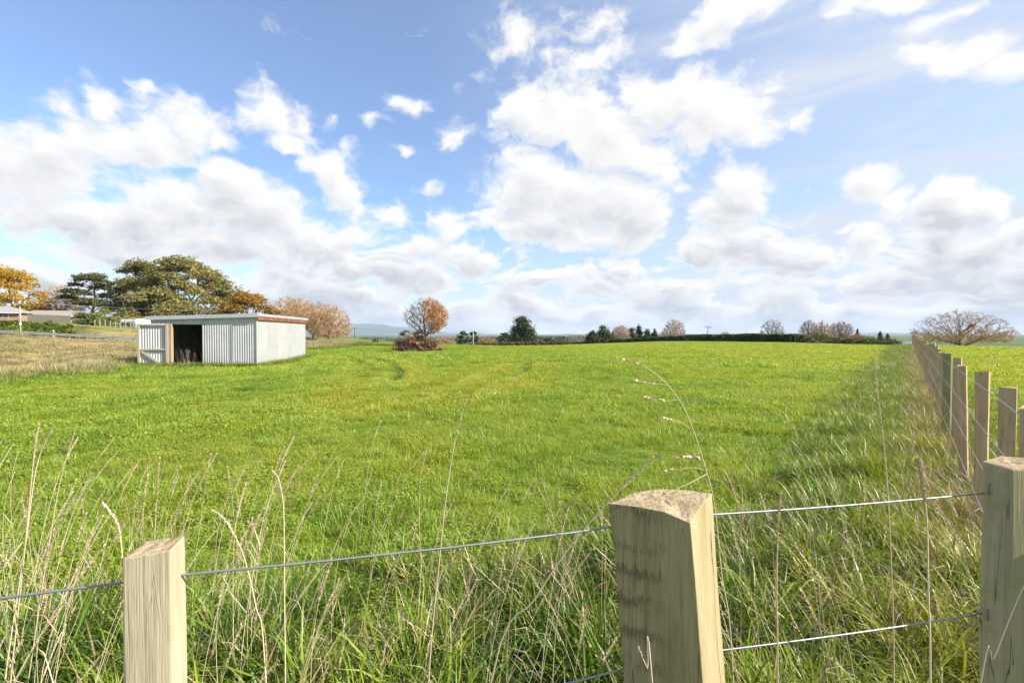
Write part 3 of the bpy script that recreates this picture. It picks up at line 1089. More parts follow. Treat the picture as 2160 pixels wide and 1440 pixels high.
def stalk_mesh(name, pts, r, headlen, hr, spread):
    H = sum((b - a).length for a, b in zip(pts[:-1], pts[1:]))
    V, Q = tube_arrays(pts, r, r * .45)
    nh = max(2, int(len(pts) * headlen / H) + 2)
    hp = pts[-nh:]
    v2, q2 = head_faces(hp, int(50 + 650 * headlen), hr, spread)
    o = len(V)
    V = V + v2
    Q = Q + [tuple(i + o for i in q) for q in q2]
    # a dry leaf or two
    for _ in range(rng.integers(1, 3)):
        j = rng.integers(2, 6)
        p = pts[j]
        a = rng.uniform(0, 6.28)
        dh = Vector((cos(a), sin(a), 0))
        sd = Vector((-sin(a), cos(a), 0)) * .0014
        L = rng.uniform(.10, .2)
        o = len(V)
        c = [p, p + (dh * .4 + Vector((0, 0, .5))) * L, p + (dh * .8 + Vector((0, 0, .5))) * L, p + (dh * 1.05 + Vector((0, 0, .2))) * L]
        for i, q in enumerate(c):
            ww = (1, .9, .6, .1)[i]
            V += [q - sd * ww, q + sd * ww]
        for i in range(3):
            Q.append((o + i * 2, o + i * 2 + 1, o + i * 2 + 3, o + i * 2 + 2))
    V = np.array([tuple(p) for p in V])
    n = len(V)
    return np_mesh(name, V, np.array(Q), True, {'rv': np.full(n, rng.random()), 'straw': np.ones(n)})


build_grass()

# ------------------------------------------------------------------ trees, hedges, shrubs
def leaf_quads(P, size, rg, up=.35, asp=.6, jit=.45):
    """one small leaf-clump face per point, random attitude"""
    n = len(P)
    nr = rg.normal(0, 1, (n, 3))
    nr[:, 2] += up * 2
    nr /= np.linalg.norm(nr, axis=1)[:, None]
    a = np.cross(nr, rg.normal(0, 1, (n, 3)))
    a /= np.linalg.norm(a, axis=1)[:, None] + 1e-9
    b = np.cross(nr, a)
    s = size * rg.uniform(1 - jit, 1 + jit, n)
    a = a * (s * .5)[:, None]
    b = b * (s * asp * .5)[:, None]
    V = np.stack([P - a, P + b * .9 - a * .1, P + a, P - b * .9 + a * .1], 1).reshape(-1, 3)
    Q = np.arange(n * 4).reshape(n, 4)
    return V, Q, np.repeat(rg.random(n), 4)


def colonize(base, trunk_h, att, step, kill, reach, rg, lean=(0, 0), maxit=140):
    """branch skeleton that grows towards a cloud of points"""
    nodes = [np.array(base, float)]
    par = [-1]
    k = max(1, int(trunk_h / step))
    for i in range(k):
        nodes.append(nodes[-1] + np.array([lean[0] + rg.normal(0, .06), lean[1] + rg.normal(0, .06), 1.0]) * step)
        par.append(len(nodes) - 2)
    att = np.array(att)
    nd = np.full(len(att), 1e9)
    ni = np.zeros(len(att), int)
    new = list(range(len(nodes)))
    for it in range(maxit):
        NP = np.array([nodes[i] for i in new])
        for c0 in range(0, len(NP), 256):
            D = np.linalg.norm(att[:, None] - NP[None, c0:c0 + 256], axis=2)
            j = D.argmin(1)
            dm = D[np.arange(len(att)), j]
            better = dm < nd
            nd[better] = dm[better]
            ni[better] = np.array(new)[c0 + j[better]]
        alive = nd > kill
        att, nd, ni = att[alive], nd[alive], ni[alive]
        if len(att) == 0:
            break
        use = nd < reach if it > 6 else nd < 1e8
        if not use.any():
            break
        src = np.unique(ni[use])
        new = []
        for s in src:
            m = use & (ni == s)
            d = att[m] - nodes[s]
            d = (d / np.linalg.norm(d, axis=1)[:, None]).sum(0)
            L = np.linalg.norm(d)
            if L < 1e-6:
                continue
            d = d / L + rg.normal(0, .16, 3)
            d /= np.linalg.norm(d)
            nodes.append(nodes[s] + d * step)
            par.append(s)
            new.append(len(nodes) - 1)
        if not new or len(nodes) > 6000:
            break
    return np.array(nodes), np.array(par)


def limb_mesh(nodes, par, r_tip, r_base, k=5, pw=2.3):
    n = len(nodes)
    area = np.zeros(n)
    kids = np.zeros(n, int)
    for i in range(n - 1, 0, -1):
        if kids[i] == 0:
            area[i] = 1.0
        area[par[i]] += area[i]
        kids[par[i]] += 1
    rad = area ** (1 / pw)
    rad = r_tip + (rad - 1) * (r_base - r_tip) / max(1e-6, rad[0] - 1)
    i = np.arange(1, n)
    p0, p1 = nodes[par[i]], nodes[i]
    r1 = rad[i]
    r0 = np.minimum(rad[par[i]], r1 * 1.35)
    d = p1 - p0
    L = np.linalg.norm(d, axis=1)[:, None] + 1e-9
    d = d / L
    ref = np.where(np.abs(d[:, 2:3]) < .9, np.array([[0, 0, 1.0]]), np.array([[1.0, 0, 0]]))
    u = np.cross(d, ref)
    u /= np.linalg.norm(u, axis=1)[:, None]
    w = np.cross(d, u)
    a = np.arange(k) * 2 * np.pi / k
    ring = u[:, None] * np.cos(a)[None, :, None] + w[:, None] * np.sin(a)[None, :, None]
    V0 = (p0 - d * r0[:, None] * .2)[:, None] + ring * r0[:, None, None]
    V1 = (p1 + d * r1[:, None] * .2)[:, None] + ring * r1[:, None, None]
    V = np.concatenate([V0, V1], 1).reshape(-1, 3)
    m = len(i)
    bs = (np.arange(m) * 2 * k)[:, None]
    j = np.arange(k)
    Q = np.stack([bs + j, bs + (j + 1) % k, bs + k + (j + 1) % k, bs + k + j], -1).reshape(-1, 4)
    return V, Q, kids


def twig_quads(nodes, par, kids, per, L, w, rg, droop=0.0):
    tips = np.where(kids <= 1)[0]
    tips = tips[tips > 3]
    src = np.repeat(tips, per)
    n = len(src)
    d = nodes[src] - nodes[par[src]]
    d /= np.linalg.norm(d, axis=1)[:, None] + 1e-9
    d = d + rg.normal(0, .55, (n, 3)) + np.array([0, 0, .25 - droop])
    d /= np.linalg.norm(d, axis=1)[:, None]
    ll = L * rg.uniform(.4, 1.2, n)[:, None]
    p0 = nodes[src] - (nodes[src] - nodes[par[src]]) * rg.random(n)[:, None]
    p1 = p0 + d * ll
    s = np.cross(d, rg.normal(0, 1, (n, 3)))
    s /= np.linalg.norm(s, axis=1)[:, None] + 1e-9
    V = np.stack([p0 - s * w * .5, p0 + s * w * .5, p1 + s * w * .2, p1 - s * w * .2], 1).reshape(-1, 3)
    return V, np.arange(n * 4).reshape(n, 4), p0 + d * ll * .7


def join(parts):
    vs, qs, rs, o = [], [], [], 0
    for p in parts:
        V, Q = p[0], p[1]
        vs.append(V)
        qs.append(np.asarray(Q) + o)
        rs.append(p[2] if len(p) > 2 and p[2] is not None else np.full(len(V), .5))
        o += len(V)
    return np.concatenate(vs), np.concatenate(qs), np.concatenate(rs)


def env_points(n, kind, W_, D_, H, z0, rg):
    """points inside a crown outline, W wide, from z0 to H"""
    out = []
    while len(out) < n:
        x, y = rg.uniform(-1, 1, 2)
        t = rg.random()
        if kind == 'dome':
            ok = x * x + y * y + (max(0, t - .22) / .78) ** 2 + (max(0, .22 - t) / .35) ** 2 < 1
        elif kind == 'ball':
            ok = x * x + y * y + (2 * t - 1) ** 2 < 1
        elif kind == 'vase':
            r = .25 + .75 * min(1, t / .55) if t < .55 else sqrt(max(0, 1 - ((t - .55) / .45) ** 2))
            ok = x * x + y * y < r * r
        elif kind == 'cone':
            r = (1 - t) ** .8 * .95 + .05
            ok = x * x + y * y < r * r
        elif kind == 'flat':
            ok = x * x + y * y + (max(0, t - .45) / .55) ** 2 * .9 < 1 and t > .1 * (1 - x * x - y * y)
        else:
            ok = True
        if ok:
            out.append((x * W_ / 2, y * D_ / 2, z0 + t * (H - z0)))
    return np.array(out)


TREES = []


def place(px0, px1, pyt, pyb, Y):
    """centre, base and size of a plant that stands at depth Y"""
    pc = (px0 + px1) / 2
    u, vt = uv(pc, pyt)
    _, vb = uv(pc, pyb)
    x = u * Y
    zt = EYE + vt * Y
    zg = tz1(x, Y)
    zb = min(zg, EYE + vb * Y)
    return x, zg, (px1 - px0) * Y / 1000.0, zt - zg


def bare_tree(name, label, group, box, Y, tm, cm=None, env='vase', seed=1, trunk=.18, natt=700, step=None, twig=5, leaf=0, leafside=None, leafsize=.3, z0f=.22, rb=None, twm=None, tw=None, low=False, cat='tree'):
    rg = np.random.default_rng(seed)
    x, z, Wd, H = place(*box, Y)
    att = env_points(natt, env, Wd * .92, Wd * .85, H * .95, H * z0f, rg)
    step = step or max(.16, H / 34)
    nodes, par = colonize((0, 0, -.2), H * trunk + .2, att, step, step * 1.3, max(H, Wd) * .32, rg)
    tw = tw or Y * .00022
    V, Q, kids = limb_mesh(nodes, par, tw * .7, rb or H * .030)
    root = empty(name, (x, Y, z), label, cat, group)
    link_mesh('trunk', np_mesh('trunk', V, Q, True, {'rv': np.full(len(V), .5)}), tm, root)
    Vt, Qt, tips = twig_quads(nodes, par, kids, twig, H * .085, tw * 1.15, rg)
    parts = [(Vt, Qt, rg.random(len(Vt)) * .2 + .1)]
    link_mesh('twigs', np_mesh('twigs', *join(parts)[:2], False, {'rv': join(parts)[2]}), twm or tm, root)
    if leaf:
        P = np.repeat(tips, 2, 0)
        P = P[rg.permutation(len(P))]
        if leafside is not None:
            pr = sst(-.15, .55, P[:, 0] / Wd * leafside[0] + (P[:, 2] / H - .5) * leafside[1])
            P = P[rg.random(len(P)) < pr * .97 + .012]
        P = P[:leaf]
        P = P + rg.normal(0, leafsize * .5, P.shape)
        v, q, r = leaf_quads(P, leafsize, rg, .2)
        link_mesh('crown', np_mesh('crown', v, q, False, {'rv': r}), cm, root)
    TREES.append(root)
    return root


def leafy_tree(name, label, group, box, Y, tm, cm, env='dome', seed=1, trunk=.2, nclump=40, cr=.16, nleaf=9000, leafsize=.4, z0f=.12, flat=.6, up=.5, rb=None, fill=.25, asp=.6, clumps=None, cat='tree', shell=1.0):
    rg = np.random.default_rng(seed)
    x, z, Wd, H = place(*box, Y)
    cl = env_points(nclump * 3, env, Wd * (1 - cr), Wd * (1 - cr) * .9, H * (1 - cr * .6), H * z0f, rg)
    # prefer outer clumps
    c0 = np.array([0, 0, H * (.45 if env != 'cone' else .4)])
    o = np.linalg.norm((cl - c0) / np.array([Wd / 2, Wd / 2, H / 2]), axis=1) + rg.normal(0, .22, len(cl))
    cl = cl[np.argsort(-o)[:nclump]]
    if clumps is not None:
        cl = np.array([(cx * Wd / 2, cy * Wd / 2, cz * H) for cx, cy, cz in clumps])
        nclump = len(cl)
    rad = Wd * cr * rg.uniform(.65, 1.25, nclump)
    if env == 'cone':
        rad *= np.clip(1.25 - cl[:, 2] / H, .3, 1.2)
    att = np.concatenate([cl + rg.normal(0, 1, cl.shape) * rad[:, None] * .4 for _ in range(5)])
    step = max(.25, H / 26)
    nodes, par = colonize((0, 0, -.2), H * trunk + .2, att, step, step * 1.4, max(H, Wd), rg, maxit=60)
    V, Q, kids = limb_mesh(nodes, par, Y * .0003, rb or H * .026)
    root = empty(name, (x, Y, z), label, cat, group)
    link_mesh('trunk', np_mesh('trunk', V, Q, True, {'rv': np.full(len(V), .5)}), tm, root)
    pick = rg.choice(nclump, nleaf, p=rad ** 2 / (rad ** 2).sum())
    d = rg.normal(0, 1, (nleaf, 3))
    d /= np.linalg.norm(d, axis=1)[:, None]
    d[:, 2] = np.where(d[:, 2] < -.35, -d[:, 2] * rg.random(nleaf), d[:, 2])
    rr = (fill + (1 - fill) * rg.random(nleaf) ** .45) * shell
    lump = 1 + .22 * np.sin(d[:, 0] * 7 + pick) * np.sin(d[:, 1] * 7 + pick * 2) + .15 * np.sin(d[:, 2] * 11 + pick * 3)
    P = cl[pick] + d * (rad[pick] * rr * lump)[:, None] * np.array([1, 1, flat])
    P[:, 2] = np.maximum(P[:, 2], .05)
    v, q, r = leaf_quads(P, leafsize, rg, up, asp)
    r = np.clip(r * .7 + np.repeat(rg.random(nclump)[pick], 4) * .3, 0, 1)
    link_mesh('crown', np_mesh('crown', v, q, False, {'rv': r}), cm, root)
    TREES.append(root)
    return root


def conifer(label, group, box, Y, tm, cm, seed, pw=.8, nleaf=4000, leafsize=.35, tiers=7, r0=.08):
    """evergreen with a dense ragged outline: boughs in uneven tiers round a straight trunk"""
    rg = np.random.default_rng(seed)
    x, z, Wd, H = place(*box, Y)
    root = empty('conifer', (x, Y, z), label, 'tree', group)
    MB().tube([(0, 0, -.3), (.05, 0, H * .4), (0, .03, H * .97)], [H * .028, H * .02, H * .006], 7).build('trunk', tm, root)
    nb = int(26 + tiers * 9)
    bt = np.sort(rg.random(nb))
    ba = rg.uniform(0, 2 * np.pi, nb)
    prof = np.minimum(1.0, ((1 - bt) * 1.15) ** pw + .05) * (.6 + .4 * sst(0, .2, bt))
    bl = Wd / 2 * prof * rg.uniform(.72, 1.15, nb)
    pick = rg.choice(nb, nleaf, p=(bl ** 1.6 + .02) / (bl ** 1.6 + .02).sum())
    s = rg.random(nleaf) ** .6
    sp = .10 + .20 * (1 - s)
    P = np.stack([np.cos(ba[pick]) * bl[pick] * s, np.sin(ba[pick]) * bl[pick] * s, H * (.04 + .93 * bt[pick]) + bl[pick] * (.12 - .25 * s * s)], -1)
    P = P + rg.normal(0, 1, P.shape) * (Wd * np.array([.085, .085, .055])) * (.5 + prof[pick])[:, None]
    P[:, 2] = np.clip(P[:, 2], .05, H * 1.01)
    v, q, r = leaf_quads(P, leafsize, rg, .3, .55)
    r = np.clip(r * .65 + np.repeat(rg.random(nb)[pick], 4) * .35, 0, 1)
    link_mesh('crown', np_mesh('crown', v, q, False, {'rv': r}), cm, root)
    return root


def hedge(name, label, group, pts, wid, tops, cm, n, leafsize, seed, base_off=0.0):
    """clipped hedge along ground points, leaves through a rounded box"""
    rg = np.random.default_rng(seed)
    hts = [EYE + uv(1080, py)[1] * p[1] - tz1(*p) for p, py in zip(pts, tops)]
    pts = np.array(pts, float)
    seg = np.linalg.norm(np.diff(pts, axis=0), axis=1)
    cum = np.concatenate([[0], np.cumsum(seg)])
    s = rg.uniform(-.02, 1.02, n) * cum[-1]
    sx = np.interp(s, cum, pts[:, 0])
    sy = np.interp(s, cum, pts[:, 1])
    hh = np.interp(s, cum, hts)
    d = (pts[-1] - pts[0])
    d /= np.linalg.norm(d)
    nrm = np.array([-d[1], d[0]])
    face = rg.random(n)
    off = np.where(face < .42, -.5, np.where(face < .6, .5, rg.uniform(-.5, .5, n))) * wid
    hz = np.where(face < .6, rg.random(n) ** .8, .97 + .06 * rg.random(n)) * hh
    hz *= 1 + .03 * np.sin(s * 1.7 + seed) + .03 * np.sin(s * .63 + 2)
    off *= 1 - .25 * np.clip(hz / hh - .75, 0, 1) * 2
    bump = .10 * wid * np.sin(s * 2.3) * np.sin(hz * 3.1 + s)
    X = sx + nrm[0] * (off + bump) + rg.normal(0, leafsize * .35, n)
    Yp = sy + nrm[1] * (off + bump) + rg.normal(0, leafsize * .35, n)
    cx, cy = pts.mean(0)
    g = tz(X, Yp)
    zc = tz1(cx, cy)
    P = np.stack([X - cx, Yp - cy, g - zc + hz + base_off + rg.normal(0, leafsize * .2, n)], -1)
    v, q, r = leaf_quads(P, leafsize, rg, .3, .7)
    root = empty(name, (cx, cy, zc), label, 'hedge', group)
    link_mesh('foliage', np_mesh('foliage', v, q, False, {'rv': r}), cm, root)
    # woody core so that no light shows straight through
    co, q2 = [], []
    for i, (a, b) in enumerate(pts):
        ga = tz1(a, b) - zc
        for o_, h_ in ((-.36, -.1), (-.36, .8), (0, .9), (.36, .8), (.36, -.1)):
            co.append((a - cx + nrm[0] * o_ * wid, b - cy + nrm[1] * o_ * wid, ga + h_ * hts[i]))
    for i in range(len(pts) - 1):
        for j in range(4):
            q2.append((i * 5 + j, i * 5 + j + 1, i * 5 + 5 + j + 1, i * 5 + 5 + j))
    link_mesh('stems', np_mesh('stems', np.array(co), np.array(q2), False, {'rv': np.full(len(co), .2)}), MAT['hedge_stems'], root)
    return root


def build_trees():
    bark = simple('grey_bark', (.20, .165, .13), (.11, .09, .07), 6, .9, stretch=(1, 1, .3))
    pale = simple('pale_bark', (.62, .57, .50), (.38, .34, .29), 5, .85, stretch=(1, 1, .3))
    brown = simple('brown_twigs', (.34, .235, .16), (.24, .165, .11), 2, .9)
    pink = simple('pinkish_twigs', (.46, .34, .26), (.34, .24, .18), 2, .9)
    ginger = simple('ginger_twigs', (.48, .31, .16), (.34, .22, .12), 2, .9)
    greyt = simple('grey_twigs', (.36, .31, .26), (.25, .21, .17), 2, .9)
    simple('hedge_stems', (.05, .055, .02), (.03, .035, .012), 4, .95)
    euc = leaf_mat('eucalypt_leaves', [(.105, .118, .04), (.20, .19, .062), (.285, .25, .085), (.345, .285, .105)], .25, .12)
    eucd = leaf_mat('dark_eucalypt_leaves', [(.05, .068, .026), (.10, .11, .038), (.18, .17, .055)], .2, .15)
    gold = leaf_mat('gold_leaves', [(.18, .17, .025), (.40, .27, .025), (.52, .32, .03), (.48, .22, .03)], .4, .22)
    gold2 = leaf_mat('old_gold_leaves', [(.13, .11, .025), (.26, .16, .025), (.38, .21, .03), (.30, .14, .03)], .35, .25)
    rust = leaf_mat('rust_leaves', [(.34, .15, .035), (.46, .20, .045), (.50, .26, .08)], .35, .2)
    amber = leaf_mat('amber_leaves', [(.30, .19, .05), (.42, .26, .06), (.48, .25, .06)], .35, .25)
    tan = leaf_mat('tan_leaves', [(.26, .16, .075), (.36, .23, .11), (.42, .27, .12)], .3, .2)
    dark = leaf_mat('conifer_leaves', [(.028, .044, .018), (.055, .075, .028), (.10, .115, .042)], .12, .3)
    mid = leaf_mat('bush_leaves', [(.055, .075, .018), (.105, .13, .028), (.17, .19, .045)], .25, .4)
    lite = leaf_mat('light_bush_leaves', [(.11, .14, .022), (.20, .23, .035), (.27, .29, .06)], .3, .4)
    hcl = leaf_mat('hedge_leaves', [(.036, .055, .012), (.075, .10, .02), (.13, .155, .035)], .2, .5)
    hbr = leaf_mat('brown_hedge_leaves', [(.075, .075, .03), (.14, .13, .045), (.22, .18, .08)], .2, .5)

    A = dict
    # --- far left, above the road
    leafy_tree('autumn_tree', 'large orange and gold autumn tree behind the house at the far left', None, (-45, 92, 560, 668), 118, bark, gold, 'dome', 3, .16, 70, .13, 12000, .55, .1, .7, .3)
    bare_tree('bare_tree', 'bare pinkish tree beside the orange autumn tree, above the low house roof', None, (82, 178, 596, 664), 128, pink, None, 'dome', 4, .1, 900, twig=9, tw=.034)
    leafy_tree('eucalyptus_tree', 'dark open eucalyptus left of the tall gum, sky showing between its boughs', 'gum trees above the road', (128, 262, 578, 676), 122, bark, eucd, 'flat', 5, .30, 26, .155, 11000, .5, .3, .45, .6, clumps=[(-.82, 0, .52), (-.62, .1, .78), (-.5, -.2, .62), (-.2, 0, .88), (-.05, .3, .97), (.15, -.2, .9), (.1, .2, .72), (.35, 0, .8), (-.15, -.2, .6), (.4, .1, .55), (.62, 0, .7), (.75, .2, .5), (-.4, .2, .42), (.2, -.3, .42), (.55, -.2, .36), (.85, 0, .3), (-.05, .1, .40)])
    leafy_tree('eucalyptus_tree', 'tallest olive eucalyptus with a round billowing top', 'gum trees above the road', (232, 350, 536, 676), 128, pale, euc, 'dome', 6, .3, 40, .19, 20000, .55, .15, .62, .6)
    leafy_tree('eucalyptus_tree', 'broad olive eucalyptus, its crown sloping down to the right', 'gum trees above the road', (318, 498, 553, 676), 124, pale, euc, 'dome', 8, .25, 75, .165, 32000, .55, .12, .6, .6, clumps=[(-.75, .0, .78), (-.6, .3, .9), (-.4, -.2, .95), (-.2, .2, .97), (-.05, -.3, .92), (.1, 0, .88), (.22, .3, .83), (.35, -.2, .76), (.48, .1, .68), (.6, -.1, .58), (.72, .2, .5), (.84, 0, .4), (.9, -.1, .28), (-.8, -.3, .55), (-.55, -.5, .68), (-.3, -.6, .74), (-.05, -.6, .68), (.2, -.6, .6), (.42, -.5, .5), (.6, -.4, .38), (-.7, -.5, .35), (-.4, -.7, .45), (-.1, -.75, .42), (.2, -.7, .35), (.5, -.5, .24), (-.9, 0, .3), (.78, -.2, .18), (-.2, -.5, .22), (.1, .2, .62), (-.45, .2, .6), (.45, .2, .42)])
    leafy_tree('eucalyptus_tree', 'low bushy eucalyptus in front of the broad gum, white limbs showing', 'gum trees above the road', (262, 412, 606, 676), 116, pale, euc, 'dome', 9, .2, 46, .16, 15000, .5, .05, .6, .6)
    leafy_tree('evergreen_tree', 'small dark evergreen under the gums, between round bush and white tank', None, (236, 300, 640, 680), 118, bark, eucd, 'dome', 10, .1, 22, .2, 3500, .45, .05, .7)
    leafy_tree('round_bush', 'dark green rounded bush next to the low house', 'clipped bushes by the house', (160, 207, 650, 676), 92, bark, mid, 'dome', 11, .05, 26, .2, 3500, .28, .0, .8)
    leafy_tree('round_bush', 'light green rounded bush right of the dark one', 'clipped bushes by the house', (196, 243, 652, 677), 92, bark, lite, 'dome', 12, .05, 24, .2, 3200, .28, .0, .8)
    leafy_tree('autumn_tree', 'golden brown autumn tree above the shed roof', None, (462, 590, 611, 690), 104, bark, gold2, 'dome', 13, .12, 66, .14, 14000, .45, .08, .7, .3)
    bare_tree('autumn_tree', 'thinning amber tree right of the golden brown one', None, (560, 652, 620, 700), 108, ginger, amber, 'dome', 14, .1, 800, twig=7, leaf=2600, leafsize=.30, tw=.03)
    bare_tree('bare_tree', 'bare tan tree standing close behind the end of the shed', None, (612, 708, 630, 716), 84, ginger, tan, 'dome', 15, .10, 800, twig=8, leaf=700, leafsize=.22, tw=.022)
    bare_tree('autumn_tree', 'low russet tree at the right end of the row behind the shed', None, (646, 744, 637, 717), 81, ginger, amber, 'dome', 16, .08, 750, twig=8, leaf=1700, leafsize=.22, z0f=.1, tw=.022)
    bare_tree('bare_tree', 'tall bare brown tree in the row, above the shed gutter', None, (590, 672, 623, 710), 94, ginger, amber, 'dome', 17, .10, 700, twig=8, leaf=1100, leafsize=.24, tw=.024)
    # --- stump heap oak and its neighbours
    bare_tree('half_bare_oak', 'half bare oak behind the stump heap, orange leaves on its right side', None, (846, 950, 624, 724), 60, bark, rust, 'ball', 21, .22, 1000, step=.23, twig=7, leaf=15000, leafside=(2.4, .7), leafsize=.17, z0f=.24, tw=.013, rb=.21)
    leafy_tree('shrub', 'grey green shrub behind the left side of the stump heap', None, (834, 872, 694, 722), 66, bark, hbr, 'dome', 22, .05, 16, .2, 1500, .2, .0, .8, cat='shrub')
    leafy_tree('shrub', 'brown green bush behind the stump heap, under the oak', None, (862, 902, 692, 722), 64, bark, hbr, 'dome', 23, .05, 16, .2, 1500, .2, .0, .8, cat='shrub')
    # --- middle distance
    leafy_tree('evergreen_tree', 'round dark evergreen in the gap left of the stump heap', None, (782, 811, 705, 722), 170, bark, dark, 'dome', 24, .05, 16, .2, 1000, .55, .0, .8)
    leafy_tree('evergreen_tree', 'slender dark evergreen just left of the white power pole', None, (966, 992, 692, 728), 140, bark, dark, 'dome', 25, .3, 14, .22, 1200, .5, .3, .7)
    leafy_tree('evergreen_tree', 'small dark evergreen just behind the white power pole', None, (988, 1009, 694, 728), 142, bark, dark, 'dome', 26, .3, 12, .22, 1000, .5, .3, .7)
    bare_tree('bare_shrub', 'reddish bare scrub between the oak and the white power pole', None, (900, 968, 707, 728), 118, pink, tan, 'dome', 27, .03, 700, twig=7, leaf=700, leafsize=.35, z0f=.02, tw=.034, cat='shrub')
    bare_tree('bare_shrub', 'russet bare scrub right of the white power pole', None, (1003, 1056, 708, 728), 122, ginger, tan, 'dome', 28, .03, 600, twig=7, leaf=500, leafsize=.35, z0f=.02, tw=.034, cat='shrub')
    leafy_tree('evergreen_tree', 'flat topped pine left of the big dark conifer', None, (1050, 1080, 699, 728), 135, bark, dark, 'flat', 29, .4, 14, .2, 1200, .5, .4, .5)
    conifer('big dark conifer standing alone above the low brown hedge', None, (1074, 1127, 667, 728), 128, bark, dark, 30, 0.4, 11000, 0.42)
    leafy_tree('evergreen_tree', 'small distant dark tree right of the big dark conifer', None, (1146, 1172, 708, 722), 260, bark, dark, 'flat', 31, .3, 12, .2, 700, .8, .3, .5)
    bare_tree('bare_shrub', 'pale bare scrub left of the first dark evergreens of the hedge line', None, (1192, 1242, 703, 728), 124, greyt, None, 'dome', 32, .03, 600, twig=7, z0f=.02, tw=.030, cat='shrub')
    conifer('short dark evergreen at the left end of the long hedge', None, (1236, 1264, 697, 730), 108, bark, dark, 33, 0.45, 3200, 0.36)
    conifer('taller dark evergreen with a ragged top at the left end of the long hedge', None, (1254, 1292, 686, 730), 110, bark, dark, 34, 0.45, 3200, 0.36)
    bare_tree('bare_tree', 'rounded bare tan tree among the dark evergreens', None, (1284, 1334, 684, 722), 118, pink, tan, 'dome', 35, .1, 800, twig=8, leaf=500, leafsize=.3, z0f=.1, tw=.030)
    conifer('dark evergreen between the bare tan tree and the pointed conifer', None, (1322, 1344, 690, 722), 122, bark, dark, 36, 0.45, 3200, 0.36)
    conifer('tallest pointed conifer behind the long hedge', None, (1338, 1358, 681, 722), 126, bark, dark, 37, 0.75, 3200, 0.36)
    conifer('small blunt conifer right of the tallest pointed one', None, (1357, 1374, 692, 722), 124, bark, dark, 38, 0.45, 3200, 0.36)
    conifer('last small conifer at the right of the evergreen group', None, (1373, 1389, 692, 722), 124, bark, dark, 39, 0.75, 3200, 0.36)
    bare_tree('bare_shrub', 'pale bare bush in front of the leaning feathery tree', None, (1384, 1410, 697, 722), 126, greyt, None, 'dome', 40, .05, 400, twig=7, z0f=.05, tw=.030, cat='shrub')
    bare_tree('bare_tree', 'feathery bare brown tree behind the middle of the long hedge', None, (1394, 1450, 670, 722), 130, pink, tan, 'dome', 41, .14, 1000, twig=7, leaf=350, leafsize=.3, z0f=.12, tw=.030)
    bare_tree('bare_shrub', 'low reddish crown peeping over the long hedge', None, (1514, 1544, 697, 720), 130, ginger, tan, 'dome', 42, .1, 400, twig=8, leaf=400, leafsize=.35, z0f=.1, tw=.030, cat='shrub')
    bare_tree('bare_tree', 'grey bare upright tree behind the shorter hedge', None, (1600, 1658, 669, 722), 140, greyt, None, 'dome', 43, .12, 1000, twig=7, z0f=.1, tw=.030)
    bare_tree('bare_tree', 'tall bare dark limbed tree just left of the brown power pole', None, (1683, 1730, 671, 722), 128, brown, None, 'dome', 44, .15, 900, twig=7, z0f=.1, tw=.028)
    bare_tree('bare_tree', 'ginger brown bare tree just right of the brown power pole', None, (1708, 1758, 675, 722), 124, ginger, tan, 'dome', 45, .12, 900, twig=7, leaf=600, leafsize=.3, z0f=.1, tw=.028)
    bare_tree('bare_tree', 'wide vase shaped bare tree, rightmost of the three by the brown pole', None, (1746, 1800, 675, 722), 126, brown, None, 'vase', 46, .15, 900, twig=7, z0f=.15, tw=.028)
    conifer('tiny slim conifer over the orange shrub', None, (1803, 1814, 692, 722), 150, bark, dark, 47, 0.75, 3200, 0.36)
    bare_tree('bare_shrub', 'orange brown shrub under the tiny slim conifer', None, (1792, 1824, 700, 722), 128, ginger, rust, 'dome', 48, .05, 500, twig=7, leaf=700, leafsize=.32, z0f=.05, tw=.030, cat='shrub')
    conifer('dark spruce left of its smaller twin, by the grey house roof', None, (1848, 1865, 697, 726), 120, bark, dark, 49, 0.9, 3200, 0.36)
    conifer('smaller dark spruce touching the grey house roof', None, (1865, 1879, 702, 726), 122, bark, dark, 50, 0.9, 3200, 0.36)
    bare_tree('spreading_oak', 'broad spreading bare oak beyond the receding fence at the right', None, (1930, 2124, 650, 734), 72, simple('oak_limbs', (.25, .17, .11), (.16, .11, .07), 3, .9), tan, 'dome', 51, .15, 1700, step=.31, twig=8, leaf=2600, leafside=(.2, -1.6), leafsize=.2, z0f=.14, tw=.014, rb=.25, twm=ginger)
    # --- hedges
    def gp(px, Y):
        return (uv(px, 720)[0] * Y, Y)
    hedge('hedge', 'long clipped dark hedge along the crest of the field', 'clipped hedges on the crest', [gp(1284, 108), gp(1350, 105), gp(1420, 102), gp(1500, 100), gp(1574, 98)], 2.2, [717, 713, 709, 706.5, 705], hcl, 15000, .24, 61)
    hedge('hedge', 'shorter thick dark hedge right of the gap in the hedge line', 'clipped hedges on the crest', [gp(1580, 97), gp(1630, 94), gp(1672, 91)], 2.4, [705, 705.5, 706], hcl, 8000, .24, 62)
    hedge('hedge', 'olive end piece of hedge behind the shorter dark hedge', 'clipped hedges on the crest', [gp(1672, 98), gp(1696, 97)], 2.4, [706, 708], hbr, 2600, .24, 63)
    hedge('hedge', 'long low brownish hedge below the big dark conifer', None, [gp(1000, 112), gp(1080, 112), gp(1160, 112), gp(1238, 112)], 2.0, [725, 722.5, 722, 722], hbr, 9000, .26, 64)
